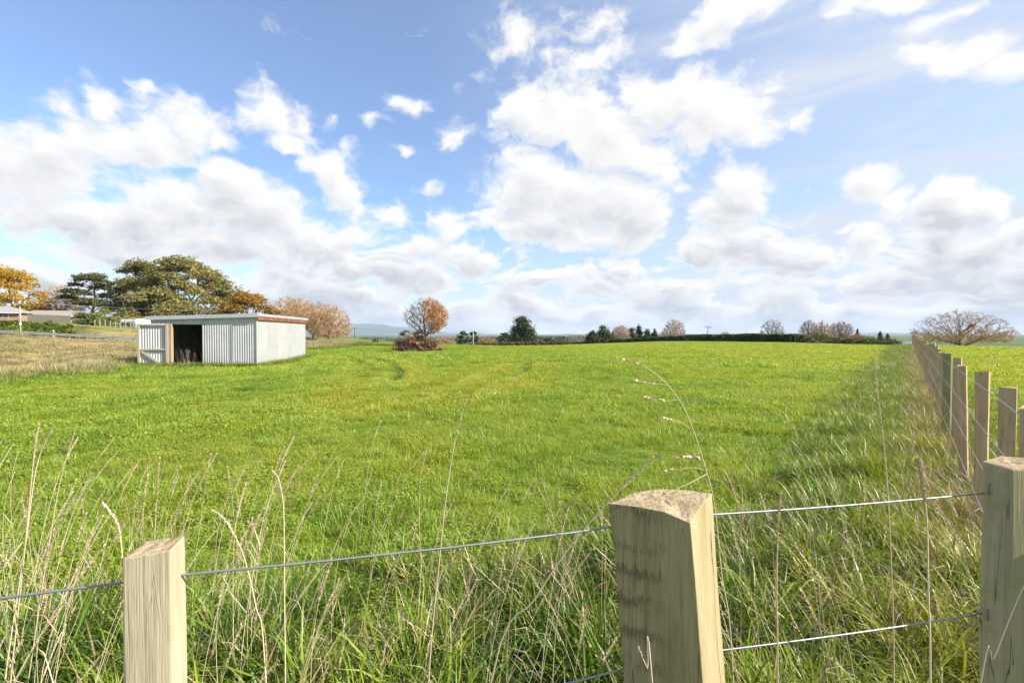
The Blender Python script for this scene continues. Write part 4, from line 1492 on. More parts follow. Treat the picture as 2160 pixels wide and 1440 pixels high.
    sh = [((1692, 1726, 712, 734), 86, hbr, 'small brown bush at the right end of the hedges'), ((1704, 1752, 705, 731), 90, hcl, 'green bush at the foot of the brown power pole'),
          ((1738, 1786, 712, 736), 82, hbr, 'large brown green bush right of the brown power pole'), ((1776, 1826, 714, 736), 80, hbr, 'bush in front of the orange brown shrub'),
          ((1812, 1856, 714, 737), 78, mid, 'dense green bush left of the spruces'), ((1846, 1904, 718, 737), 76, hbr, 'low brown bushes below the grey house roof')]
    for i, (b, Y, m_, lab) in enumerate(sh):
        leafy_tree('shrub', lab, 'bushes along the far end of the field', b, Y, bark, m_, 'dome', 70 + i, .03, 26, .2, 3000, .24, .0, .8, cat='shrub')
    # --- far wooded plain
    rg = np.random.default_rng(5)
    for nm, lab, n, y0, y1, ux0, ux1, hgt in (('distant_woodland', 'hazy blue green belts of trees far across the plain', 5200, 420, 2600, -.5, .75, 9.0),):
        yy = y0 * (y1 / y0) ** rg.random(n)
        uu = rg.uniform(ux0, ux1, n)
        xx = uu * yy
        dens = .5 + .5 * np.sin(xx / 190 + yy / 310) + .6 * np.sin(yy / 97 + xx / 900)
        k = dens > .35
        xx, yy = xx[k], yy[k]
        P, szs = [], []
        for a, b in zip(xx, yy):
            m_ = 14
            h = hgt * rg.uniform(.5, 1.2)
            q = rg.normal(0, 1, (m_, 3)) * np.array([h * .55, h * .4, h * .22]) + np.array([0, 0, h * .45])
            q[:, 2] = np.abs(q[:, 2])
            P.append(q + np.array([a, b, tz1(a, b) if False else -15.0]))
        P = np.concatenate(P)
        P[:, 2] += tz(P[:, 0], P[:, 1]) + 15.0
        v, q, r = leaf_quads(P, 4.5, rg, .4, .8)
        o = link_mesh(nm, np_mesh(nm, v, q, False, {'rv': r}), leaf_mat('distant_leaves', [(.03, .045, .02), (.06, .075, .03), (.12, .10, .05)], .1, .01))
        tag(o, lab, 'woodland', None, 'stuff')


build_trees()

# ------------------------------------------------------------------ hills, road
def build_hills():
    m, N, out = mat('far_hill_forest')
    pos = N.n('ShaderNodeNewGeometry').outputs['Position']
    f = N.noise(pos, .0022, 5, .6)
    principled(N, out, N.ramp(f, [(.3, (.03, .05, .03)), (.7, (.09, .11, .05))]), .95, 0, .1)
    xs = np.linspace(-9000, 9000, 240)
    Vs, Qs = [], []
    ridge = np.interp(xs, [-9000, -5200, -4200, -3600, -3100, -2700, -2300, -1900, -1400, -700, 0, 1500, 3000, 4500, 9000], [120, 200, 250, 290, 262, 246, 190, 120, 60, 28, 20, 14, 30, 22, 60])
    ridge = ridge + 9 * np.sin(xs / 170) + 6 * np.sin(xs / 61 + 1)
    rows = [(0, 0.0), (700, .42), (1400, .78), (2000, 1.0), (3200, .4), (4200, 0)]
    for dy, k in rows:
        for i, x in enumerate(xs):
            Vs.append((x * (1 + dy / 14000), 9400 + dy, -36 + (ridge[i] + 14) * k + (6 * sin(x / 120 + dy) if 0 < k < 1 else 0)))
    n = len(xs)
    for r in range(len(rows) - 1):
        for i in range(n - 1):
            Qs.append((r * n + i, r * n + i + 1, (r + 1) * n + i + 1, (r + 1) * n + i))
    o = link_mesh('hills', np_mesh('hills', np.array(Vs), np.array(Qs), True), m)
    tag(o, kind='structure')


build_hills()

IVY = None


def build_road():
    asph = simple('asphalt', (.11, .11, .11), (.07, .07, .072), 3.0, .9, bstr=.3)
    mb = MB()
    ts = np.linspace(-70, 24, 48)
    vs, fs = [], []
    for t in ts:
        for q in (-1.9, 4.2):
            p = ROAD_A + ROAD_D * t + ROAD_N * q
            vs.append((p[0], p[1], float(road_z(np.array([t]))[0]) + .05))
    for i in range(len(ts) - 1):
        fs.append((i * 2, i * 2 + 2, i * 2 + 3, i * 2 + 1))
    mb.add(vs, [tuple(reversed(f)) for f in fs])
    tag(mb.build('road', asph), kind='structure')
    steel = simple('weathered_galvanised_steel', (.25, .25, .265), (.18, .185, .20), 2.0, .6, .3, .4)
    post = simple('guardrail_post_timber', (.42, .36, .30), (.28, .23, .18), 3.0, .9)
    A0 = ROAD_A + ROAD_D * -40 + ROAD_N * -2.5
    root = empty('guardrail', (A0[0], A0[1], tz1(*A0)), 'long grey steel guardrail on short posts along the road', 'guardrail')
    prof = [(0, .72), (-.05, .68), (-.05, .62), (.02, .58), (.02, .54), (-.05, .50), (-.05, .44), (0, .40)]
    vs, fs = [], []
    tt = np.arange(-40, 24.1, 2.0)
    for t in tt:
        p = ROAD_A + ROAD_D * t + ROAD_N * -2.5
        z = float(road_z(np.array([t]))[0])
        for q, h in prof:
            vs.append((p[0] + ROAD_N[0] * q - A0[0], p[1] + ROAD_N[1] * q - A0[1], z + h - tz1(*A0)))
    k = len(prof)
    for i in range(len(tt) - 1):
        for j in range(k - 1):
            fs.append((i * k + j, (i + 1) * k + j, (i + 1) * k + j + 1, i * k + j + 1))
    MB().add(vs, fs, None, True).build('rail', steel, root)
    for t in tt:
        p = ROAD_A + ROAD_D * t + ROAD_N * -2.36
        z = float(road_z(np.array([t]))[0])
        b = MB().box((-.07, -.07, -.5), (.07, .07, .70)).build('post', post, root, .01)
        b.location = (p[0] - A0[0], p[1] - A0[1], z - tz1(*A0))
    # white marker post by the rail
    p = ROAD_A + ROAD_D * 3.5 + ROAD_N * 4.6
    z = tz1(*p)
    r = empty('marker_post', (p[0], p[1], z), 'small white roadside marker post in front of the ivy bank', 'marker post')
    white = simple('white_plastic', (.75, .75, .73), (.62, .62, .60), 3, .5)
    red = simple('red_reflector', (.5, .05, .03), (.4, .04, .03), 3, .3)
    MB().prism([(-.07, -.02), (.07, -.02), (.07, .02), (-.07, .02)], -.2, 1.0, None, [.95, .95, 1.02, 1.02]).build('stake', white, r)
    MB().box((-.05, -.028, .72), (.05, -.021, .84)).build('reflector', red, r)


build_road()


def build_ivy():
    rg = np.random.default_rng(77)
    n = 42000
    t, q = rg.uniform(-75, 12, n), rg.uniform(5.3, 12.6, n)
    p = ROAD_A[None] + ROAD_D[None] * t[:, None] + ROAD_N[None] * q[:, None]
    k = t < 7 + 2.2 * wav(p[:, 0], p[:, 1], 4, 2) - (q - 6) * .9
    p, t, q = p[k], t[k], q[k]
    z = tz(p[:, 0], p[:, 1]) + .10 + .30 * np.abs(wav(p[:, 0], p[:, 1], 1.9, 15)) * rg.random(len(p)) + .25 * rg.random(len(p))
    v, qd, r = leaf_quads(np.stack([p[:, 0], p[:, 1], z], -1), .34, rg, .6, .8)
    m = leaf_mat('ivy_leaves', [(.055, .085, .010), (.105, .14, .016), (.165, .19, .03)], .25, .35)
    o = link_mesh('ivy_bank', np_mesh('ivy_bank', v, qd, False, {'rv': r}), m)
    tag(o, 'green creeper covering the bank above the road', 'ground cover', None, 'stuff')


build_ivy()


# ------------------------------------------------------------------ corrugated iron shed
def corrugated(a, b, z0, z1, pitch=.125, amp=.012, n_hat=None, slope=None, rows=1):
    """wavy sheet from a to b (xy), standing from z0 to z1 (z may differ at the ends)"""
    a, b = np.array(a, float), np.array(b, float)
    L = np.linalg.norm(b - a)
    d = (b - a) / L
    nn = np.array([d[1], -d[0]])
    m = int(L / pitch * 6)
    vs, fs = [], []
    za = z0 if isinstance(z0, tuple) else (z0, z0)
    zb = z1 if isinstance(z1, tuple) else (z1, z1)
    for i in range(m + 1):
        s = i / m
        o = sin(s * L / pitch * 2 * pi) * amp
        p = a + d * (s * L) + nn * o
        vs += [(p[0], p[1], za[0] + (za[1] - za[0]) * s), (p[0], p[1], zb[0] + (zb[1] - zb[0]) * s)]
    for i in range(m):
        fs.append((i * 2, i * 2 + 2, i * 2 + 3, i * 2 + 1))
    return vs, fs


def galv(name, c1, c2, rust=.15, metal=.35, rough=.5):
    m, N, out = mat(name)
    co = N.n('ShaderNodeTexCoord').outputs['Object']
    sp = N.noise(co, 1.3, 4, .6)
    st = N.noise(N.v('MULTIPLY', co, (7, 7, .35)), 1.0, 4, .6)
    fl = N.noise(co, 22.0, 4, .6)
    c = N.mix(N.mr(sp, .35, .7), c1, c2)
    c = N.mix(N.m('MULTIPLY', N.mr(st, .5, .8), .5), c, tuple(x * .72 for x in c2))
    shn = N.m('FLOOR', N.m('MULTIPLY', N.m('ADD', N.n('ShaderNodeSeparateXYZ', {0: co}).outputs[0], N.n('ShaderNodeSeparateXYZ', {0: co}).outputs[1]), 1.31))
    wn = N.n('ShaderNodeTexWhiteNoise', {1: shn}, noise_dimensions='1D').outputs[0]
    c = N.mix(N.m('MULTIPLY', wn, .30), c, tuple(x * .70 for x in c2))
    # rust creeping up from the foot of the sheet and down a few runs
    sz = N.n('ShaderNodeSeparateXYZ', {0: co}).outputs[2]
    foot = N.m('MULTIPLY', N.mr(sz, .55, -.05), N.mr(N.m('ADD', fl, st), .85, 1.15))
    c = N.mix(N.m('MULTIPLY', foot, rust * 3, None, True), c, (.22, .13, .08))
    c = N.mix(N.m('MULTIPLY', N.mr(st, .66, .8), rust), c, (.24, .14, .09))
    principled(N, out, c, rough, metal, .4, fl, .08, .004)
    return m


def build_shed():
    gal = galv('galvanised_iron', (.56, .565, .565), (.47, .475, .48), .14, .2, .55)
    gal2 = galv('pale_galvanised_iron', (.345, .352, .352), (.30, .307, .31), .10, .1, .6)  # same iron in a darker tone, so the sunlit end wall stays below white
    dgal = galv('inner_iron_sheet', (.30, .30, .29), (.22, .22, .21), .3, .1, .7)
    flash = simple('zinc_flashing', (.50, .55, .58), (.42, .47, .50), 2.0, .45, .3, .5)
    flash2 = simple('pale_zinc_flashing', (.36, .385, .39), (.31, .33, .34), 2.0, .5, .2, .5)
    m, N, out = mat('rusty_red_board')
    co = N.n('ShaderNodeTexCoord').outputs['Object']
    f = N.noise(N.v('MULTIPLY', co, (1, 1, 3)), 2.6, 6, .65)
    principled(N, out, N.ramp(f, [(.35, (.12, .04, .026)), (.52, (.21, .068, .042)), (.66, (.27, .12, .08)), (.74, (.38, .30, .26))]), .75, 0, .3, f, .2, .01)
    red = m
    tim = wood_mat('shed_frame_timber', (.46, .34, .235), (.30, .21, .14), (.36, .30, .24), 9.0)
    dtim = wood_mat('pale_door_timber', (.44, .38, .30), (.33, .28, .215), (.38, .34, .28), 9.0)
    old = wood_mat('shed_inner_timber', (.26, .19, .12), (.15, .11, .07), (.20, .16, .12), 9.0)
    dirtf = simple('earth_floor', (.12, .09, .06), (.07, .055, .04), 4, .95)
    z0 = tz1(*SHED0)
    root = empty('corrugated_shed', (SHED0[0], SHED0[1], z0), 'silver corrugated iron shed with a red fascia and one door swung open', 'shed')
    root.rotation_euler = (0, 0, atan2(SHED_F[1], SHED_F[0]) - pi)     # local -x runs along the front to the left, +y away
    L, D_ = 5.42, 8.0
    HR, HL = 2.80, 2.62         # wall height at the right corner and at the left end
    B = -.35
    xo0, xo1 = -4.28, -2.80     # doorway
    dh = 2.32

    def sheet(name, a, b, za, zb, mt, parent=None, amp=.012):
        return MB().add(*corrugated(a, b, za, zb, (.125), amp), None, True).build(name, mt, parent or root)

    sheet('end_wall', (0, D_), (0, 0), B, HR - .06, gal2, None, .010)
    fw = MB()

    def zt(x):
        return HR + (HL - HR) * (-x / L)
    fw.add(*corrugated((-L, 0), (xo0 - .1, 0), B, (zt(-L), zt(xo0 - .1)), .125), None, True)
    fw.add(*corrugated((xo0 - .1, 0), (xo1, 0), dh, (zt(xo0 - .1), zt(xo1)), .125), None, True)
    fw.add(*corrugated((xo1, .012), (-1.25, .012), dh - .02, (zt(xo1), zt(-1.25)), .125), None, True)
    fw.add(*corrugated((-1.25, 0), (0, 0), B, (zt(-1.25), zt(0)), .125), None, True)
    fw.build('front_wall', gal, root)
    cl = sheet('closed_door', (xo1, -.03), (-1.27, -.03), B, dh, gal)
    cl['label'] = 'closed corrugated door leaf'
    MB().box((-1.285, -.062, -.2), (-1.255, -.03, dh)).build('door_edge', flash, root)
    sheet('back_wall', (-L, D_), (0, D_), B, (HL, HR), dgal)
    sheet('left_wall', (-L, 0), (-L, D_), B, HL, dgal)
    MB().add([(-L + .03, .03, .02), (-.03, .03, .02), (-.03, D_ - .03, .02), (-L + .03, D_ - .03, .02)], [(0, 1, 2, 3)]).build('earth_floor', dirtf, root)
    # mono-pitch roof, falling to the left
    vs, fs = corrugated((0, 0), (0, 1), 0, 1)
    rv, rf = [], []
    m_ = int(8.3 / .125 * 4)
    for i in range(m_ + 1):
        y = -.14 + 8.28 * i / m_
        o = sin(y / .125 * 2 * pi) * .014
        rv += [(-L - .14, y, HL + .06 + o), (.10, y, HR + .065 + o)]
    for i in range(m_):
        rf.append((i * 2, i * 2 + 1, i * 2 + 3, i * 2 + 2))
    MB().add(rv, rf, None, True).build('roof', gal, root)
    fas = MB()
    hf = .20
    vs = []
    for y in (-.20, -.155):
        vs += [(-L - .16, y, HL - .08), (.14, y, HR - .075), (.14, y, HR - .075 + hf), (-L - .16, y, HL - .08 + hf)]
    fas.add(vs, [(0, 1, 2, 3), (7, 6, 5, 4), (0, 4, 5, 1), (1, 5, 6, 2), (2, 6, 7, 3), (3, 7, 4, 0)])
    fas.build('front_fascia', flash, root)
    MB().box((.105, -.15, HR - .03), (.155, D_ + .15, HR + .125)).box((-.2, -.15, HR + .105), (.104, D_ + .15, HR + .125)).build('verge_flashing', flash2, root)
    MB().box((.06, -.12, HR - .23), (.115, D_ + .12, HR + .008)).build('red_fascia', red, root)
    MB().box((-.02, -.045, B), (.03, .02, HR - .07)).build('corner_flashing', flash, root)
    # roof vent cap far back
    MB().tube([(-2.9, 4.8, HL), (-2.9, 4.8, HR + .22)], [.07, .07], 10).tube([(-2.9, 4.8, HR + .22), (-2.9, 4.8, HR + .30)], [.13, .10], 10).build('vent_cap', flash2, root)
    # timber inside
    for x in (-5.4, -3.62, -1.4):
        MB().box((x - .06, D_ - .16, 0), (x + .06, D_ - .04, 2.4)).build('stud', old, root)
    for y in (2.6, 5.2):
        MB().box((-5.5, y - .05, 0), (-5.4, y + .05, 2.3)).build('stud', old, root)
    MB().box((-3.70, 2.55, 0), (-3.58, 2.67, 2.45)).build('prop', old, root)
    for z in (.72, .92, 1.12):
        MB().box((-5.5, 5.0, z), (-.1, 5.035, z + .15)).build('board', old, root)
    # door jamb and the open leaf, swung right back along the wall
    MB().box((xo0 - .17, -.15, -.3), (xo0 - .02, .03, dh + .04)).build('jamb', tim, root, .008)
    MB().box((xo1 - .005, -.02, -.3), (xo1 + .045, .05, dh)).build('jamb', flash, root)
    leaf = empty('open_door', (xo0 - .17, -.14, 0))
    leaf.parent = root
    leaf.rotation_euler = (0, 0, R(5.5))
    leaf['label'] = 'timber framed corrugated door leaf swung wide open'
    wv = 1.40
    MB().add(*corrugated((-wv, .05), (0, .05), -.12, dh + .04, .125, .02), None, True).build('sheet', gal, leaf)
    MB().box((-wv, -.055, dh - .08), (0, .02, dh)).build('rail', dtim, leaf, .006)
    MB().box((-wv, -.055, .93), (0, .02, 1.01)).build('rail', dtim, leaf, .006)
    MB().box((-wv - .05, -.06, -.05), (-wv + .05, .022, dh + .03)).build('stile', dtim, leaf, .006)
    MB().box((-.13, -.06, -.05), (-.005, .022, dh + .03)).build('stile', dtim, leaf, .006)
    br = MB()
    a, b = Vector((-wv + .10, 0, .90)), Vector((-.13, 0, -.02))
    d = (b - a).normalized()
    nn = Vector((-d.z, 0, d.x)) * .055
    vs = []
    for y in (-.05, .015):
        vs += [a - nn + Vector((0, y, 0)), b - nn + Vector((0, y, 0)), b + nn + Vector((0, y, 0)), a + nn + Vector((0, y, 0))]
    br.add(vs, [(0, 1, 2, 3), (7, 6, 5, 4), (0, 4, 5, 1), (1, 5, 6, 2), (2, 6, 7, 3), (3, 7, 4, 0)]).build('brace', dtim, leaf)


build_shed()


# ------------------------------------------------------------------ fences
def build_fences():
    P1 = wood_mat('sawn_post_timber', (.42, .34, .19), (.30, .235, .125), (.345, .295, .195), 34.0, None, 15.5, .6, (.891, -.453, 0))
    P2 = wood_mat('pale_batten_timber', (.42, .37, .265), (.34, .295, .20), (.40, .275, .12), 40.0, None, 0.0, .15)
    P3 = wood_mat('mossy_rough_post_timber', (.48, .415, .27), (.34, .29, .175), (.39, .335, .22), 30.0, (.31, .285, .145))
    BT = wood_mat('weathered_batten_timber', (.62, .43, .25), (.46, .305, .17), (.56, .45, .30), 34.0)
    BG = wood_mat('green_stained_timber', (.36, .32, .17), (.24, .22, .11), (.28, .30, .14), 30.0, (.20, .22, .08))
    WR = simple('galvanised_wire', (.34, .35, .37), (.24, .25, .27), 20.0, .5, .6, .5)
    END, N, out = mat('sawn_end_grain')
    co = N.n('ShaderNodeTexCoord').outputs['Object']
    f1 = N.noise(co, 16.0, 5, .65)
    f2 = N.noise(co, 120.0, 4, .6)
    sp = N.n('ShaderNodeSeparateXYZ', {0: co})
    ring = N.m('SINE', N.m('MULTIPLY', N.v('LENGTH', N.v('ADD', co, (.09, -.06, -1.2))), 520.0))
    c = N.mix(N.mr(f1, .38, .66), (.43, .355, .23), (.31, .235, .135))
    c = N.mix(N.m('MULTIPLY', N.mr(f2, .5, .72), .55), c, (.12, .08, .04))
    c = N.mix(N.m('MULTIPLY_ADD', ring, .08, .08), c, (.16, .11, .055))
    principled(N, out, c, .9, 0, .1, N.m('ADD', f1, f2), .9, .006)

    def cut_top(o, amt, seed):
        """rough-sawn: slight unevenness of the upper end and edges"""
        rg = np.random.default_rng(seed)
        for v in o.data.vertices:
            v.co.x += rg.normal(0, amt)
            v.co.y += rg.normal(0, amt)
            if v.co.z > 1.0:
                v.co.z += rg.normal(0, amt)

    def solid(name, poly, ztop, tops, mt, label, group, lean=(0, 0), rough=.0012, seed=1, levels=9, bevel=.004):
        """post from a plan outline: several rings so that edges can wander"""
        c = np.mean(np.array(poly), axis=0)
        root_z = tz1(*c)
        n = len(poly)
        zs = list(np.linspace(-.35, 1.0, levels))
        rg = np.random.default_rng(seed)
        vs, fs = [], []
        for k, f in enumerate(zs):
            for i, (x, y) in enumerate(poly):
                z = f * (ztop - root_z + (tops[i] if tops else 0)) if f > 0 else f
                t = 1 - f
                j = 1 + .012 * rg.normal()
                vs.append(((x - c[0]) * j + lean[0] * t + rg.normal(0, rough), (y - c[1]) * j + lean[1] * t + rg.normal(0, rough), z))
        for k in range(levels - 1):
            for i in range(n):
                fs.append((k * n + i, k * n + (i + 1) % n, (k + 1) * n + (i + 1) % n, (k + 1) * n + i))
        # upper end as a fan of rings, so that the sawn end can be uneven
        ctr = np.mean(np.array(vs[-n:]), axis=0)
        last = (levels - 1) * n
        for k, f in enumerate((.72, .42, .15)):
            st = len(vs)
            for i in range(n):
                p = ctr + (np.array(vs[last + i] if k == 0 else vs[(levels - 1) * n + i]) - ctr) * f
                vs.append((p[0], p[1], p[2] + rg.normal(0, rough * 1.6)))
            for i in range(n):
                fs.append((last + i, last + (i + 1) % n, st + (i + 1) % n, st + i))
            last = st
        fs.append(tuple(last + i for i in range(n)))
        ntop = 3 * n + 1
        fs.append(tuple(range(n - 1, -1, -1)))
        mb = MB()
        mb.add(vs, fs)
        o = mb.build(name, [mt, END], None, bevel)
        for p in list(o.data.polygons)[-ntop - 1:-1]:
            p.material_index = 1
        o.location = (c[0], c[1], root_z)
        return tag(o, label, 'fence post', group)

    # thick quarter-round post in the middle: two sawn faces meet at the near corner, the back is rounded
    D_ = .356
    fl, fr, rb = Vector((.575, 2.78)) * D_, Vector((.978, 2.575)) * D_, Vector((1.245, 2.945)) * D_
    arc = []
    r0, r1 = rb - fr, fl - fr
    for k in range(1, 10):
        a = k / 10 * pi / 2
        arc.append(fr + r0 * cos(a) + r1 * sin(a))
    poly = [tuple(fl), tuple(fl.lerp(fr, .35)), tuple(fl.lerp(fr, .7)), tuple(fr), tuple(fr.lerp(rb, .5)), tuple(rb)] + [tuple(p) for p in arc]
    tops = [0, .003, .002, -.012, .0, .002] + [.006 * sin(k / 9 * pi) for k in range(1, 10)]
    o = solid('fence_post', poly, EYE - D_, tops, P1, 'thick sawn quarter round post in the middle of the near wire fence, near face shaded', 'posts of the near wire fence', (.105, .012), .0012, 3, 16)
    # thin pale batten at the left
    D2 = .352
    poly = [tuple(Vector(p) * D2) for p in ((-1.757, 2.12), (-1.587, 2.185), (-1.594, 2.30), (-1.764, 2.262))]
    solid('fence_post', poly, EYE - D2, [-.004, .0, .006, .002], P2, 'slim pale post with a slanting top at the left of the near wire fence', 'posts of the near wire fence', (.012, .0), .0008, 5, 12, .003)
    # mossy square post at the right edge
    poly = [(1.222, 1.227), (1.231, 1.162), (1.36, 1.150), (1.375, 1.235), (1.30, 1.262)]
    solid('fence_post', poly, EYE - .33, [0, -.004, .0, .004, .006], P3, 'rough mossy square post at the right end of the near wire fence', 'posts of the near wire fence', (-.004, .0), .0014, 7, 16)
    poly = [(1.60, 1.02), (1.74, 1.02), (1.75, 1.15), (1.61, 1.16)]
    solid('fence_post', poly, EYE - .30, None, P3, 'corner strainer post where the two wire fences meet', 'posts of the near wire fence', (0, 0), .0014, 9, 14)

    # staples and a nail hole
    iron = simple('dull_staple_iron', (.20, .20, .21), (.12, .12, .125), 30, .5, .6, .5)
    pst = {o.get('label', '')[:10]: o for o in bpy.data.objects if o.name.startswith('fence_post')}
    for key, pts in (('slim pale ', [(-.6005, .7635, 1.135), (-.6002, .7622, 1.128), (-.6002, .7622, 1.118), (-.6005, .7635, 1.112)]),
                     ('rough moss', [(1.2255, 1.207, 1.19), (1.2195, 1.207, 1.19), (1.2195, 1.207, 1.215), (1.2255, 1.207, 1.215)]),
                     ('rough moss', [(1.2255, 1.205, .868), (1.2195, 1.205, .868), (1.2195, 1.205, .893), (1.2255, 1.205, .893)])):
        o = pst[key]
        st = MB().tube([Vector(p) - o.location for p in pts], .0013, 5).build('staple', iron, o)

    # wires of the near fence, tied behind the posts
    def wire(name, pts, r, label, group, sag=.004):
        mb = MB()
        mb.tube(pts, r, 6)
        o = mb.build(name, WR)
        return tag(o, label, 'wire', group)
    for drop0, drop1, drop2, lab in ((.408, .406, .412, 'upper grey wire of the near fence, stretched behind the posts'), (.722, .718, .727, 'lower grey wire of the near fence')):
        pts = [(-2.4, .31, EYE - drop0)]
        for k in range(1, 12):
            f = k / 12
            pts.append((-2.4 + 2.76 * f, .31 + (1.04 - .31) * f, EYE - drop0 - (.006 * sin(pi * ((f * 3) % 1)))))
        pts.append((.36, 1.046, EYE - drop1))
        for k in range(1, 8):
            f = k / 8
            pts.append((.36 + .868 * f, 1.046 + .176 * f, EYE - drop1 + (drop1 - drop2) * f - .004 * sin(pi * f)))
        pts.append((1.26, 1.231, EYE - drop2))
        wire('fence_wire', pts, .0021, lab, 'wires of the near fence')

    # receding fence: battens on their edge, wires stapled to the paddock side
    rg = np.random.default_rng(41)
    Ys = []
    Ys = [2.05, 2.76, 3.7, 4.75, 5.7, 6.9, 8.1]
    y = 9.1
    while y < 60:
        Ys.append(y)
        y += .97 * rg.uniform(.92, 1.06)
    bm_ = []
    for v in range(3):
        mb = MB()
        wv, th = .034 * (1 + .06 * v), .0215
        zt_ = 1.30
        lv = 7
        vs, fs = [], []
        poly = [(-wv, -th), (wv, -th), (wv, th), (-wv, th)]
        for k in range(lv):
            z = -.25 + (zt_ + .25) * k / (lv - 1)
            for (a, b) in poly:
                vs.append((a + rg.normal(0, .0012), b + rg.normal(0, .0012), z + (rg.normal(0, .004) if k == lv - 1 else 0)))
        for k in range(lv - 1):
            for i in range(4):
                fs.append((k * 4 + i, k * 4 + (i + 1) % 4, (k + 1) * 4 + (i + 1) % 4, (k + 1) * 4 + i))
        fs += [tuple((lv - 1) * 4 + i for i in range(4)), (3, 2, 1, 0)]
        mb.add(vs, fs)
        me = mb.mesh('fence_batten')
        me.materials.append(BT)
        bm_.append(me)
    ordn = ['nearest brown batten of the receding fence, cut off by the right edge of the photo', 'second brown batten of the receding fence from the right edge',
            'third brown batten from the right edge, longest one seen, beside the mossy post', 'fourth batten from the right edge, leaning a little left',
            'pale lit edged batten just right of the green stained post', None, 'batten directly left of the green stained post', 'second batten left of the green stained post', 'third batten left of the green stained post']
    fdir = math.atan2(1, FENCE_K)
    ytop = lambda Y: np.interp(Y, [1.9, 10, 25, 45], [0, .0, .03, .05])
    for i, Y in enumerate(Ys):
        x = FENCE_X0 + FENCE_K * Y + (.02 if i else -.05)
        z = tz1(x, Y)
        if i == 5:      # a thicker green stained half-round post
            rr = .055
            poly = [(x + rr * cos(a), Y + rr * sin(a) * .9) for a in np.linspace(0, 2 * pi, 13)[:-1]]
            o = solid('fence_post', poly, z + 1.33, None, BG, 'thick green stained round post among the battens of the receding fence', None, (0, 0), .0006, 12, 8, .002)
            continue
        o = bpy.data.objects.new('fence_batten', bm_[i % 3])
        C.objects.link(o)
        tall = 1.0 + (.03 if i in (9, 15, 21) else rg.normal(0, .010))
        o.location = (x, Y, z)
        o.scale = (1, 1, tall + ytop(Y))
        lean = rg.normal(0, .010)
        if i == 3:
            lean = -.02
        o.rotation_euler = (rg.normal(0, .008), lean, -R(53) + rg.normal(0, .10) + (.12 if i == 4 else 0))
        if i < len(ordn):
            lab = ordn[i]
        elif i < 16:
            lab = 'brown batten in the middle stretch of the receding wire fence'
        else:
            lab = 'small far off batten where the receding fence closes up'
        tag(o, lab, 'fence batten', 'battens of the receding fence')
    for k, (h, lab) in enumerate(((1.235, 'top wire of the receding batten fence'), (.965, 'second wire from the top of the receding batten fence'), (.695, 'middle wire of the receding batten fence'), (.425, 'second lowest wire of the receding batten fence'), (.17, 'lowest wire of the receding batten fence, half hidden in grass'))):
        pts = []
        for Y in [1.08] + Ys:
            x = FENCE_X0 + FENCE_K * Y - .045 if Y > 1.2 else 1.60
            pts.append((x, Y + (.012 if Y > 1.2 else 0), (tz1(x, Y) if Y > 3 else 0) + h * (1 + ytop(Y)) + rg.normal(0, .003)))
        wire('fence_wire', pts, .0021, lab, 'wires of the receding fence')


build_fences()


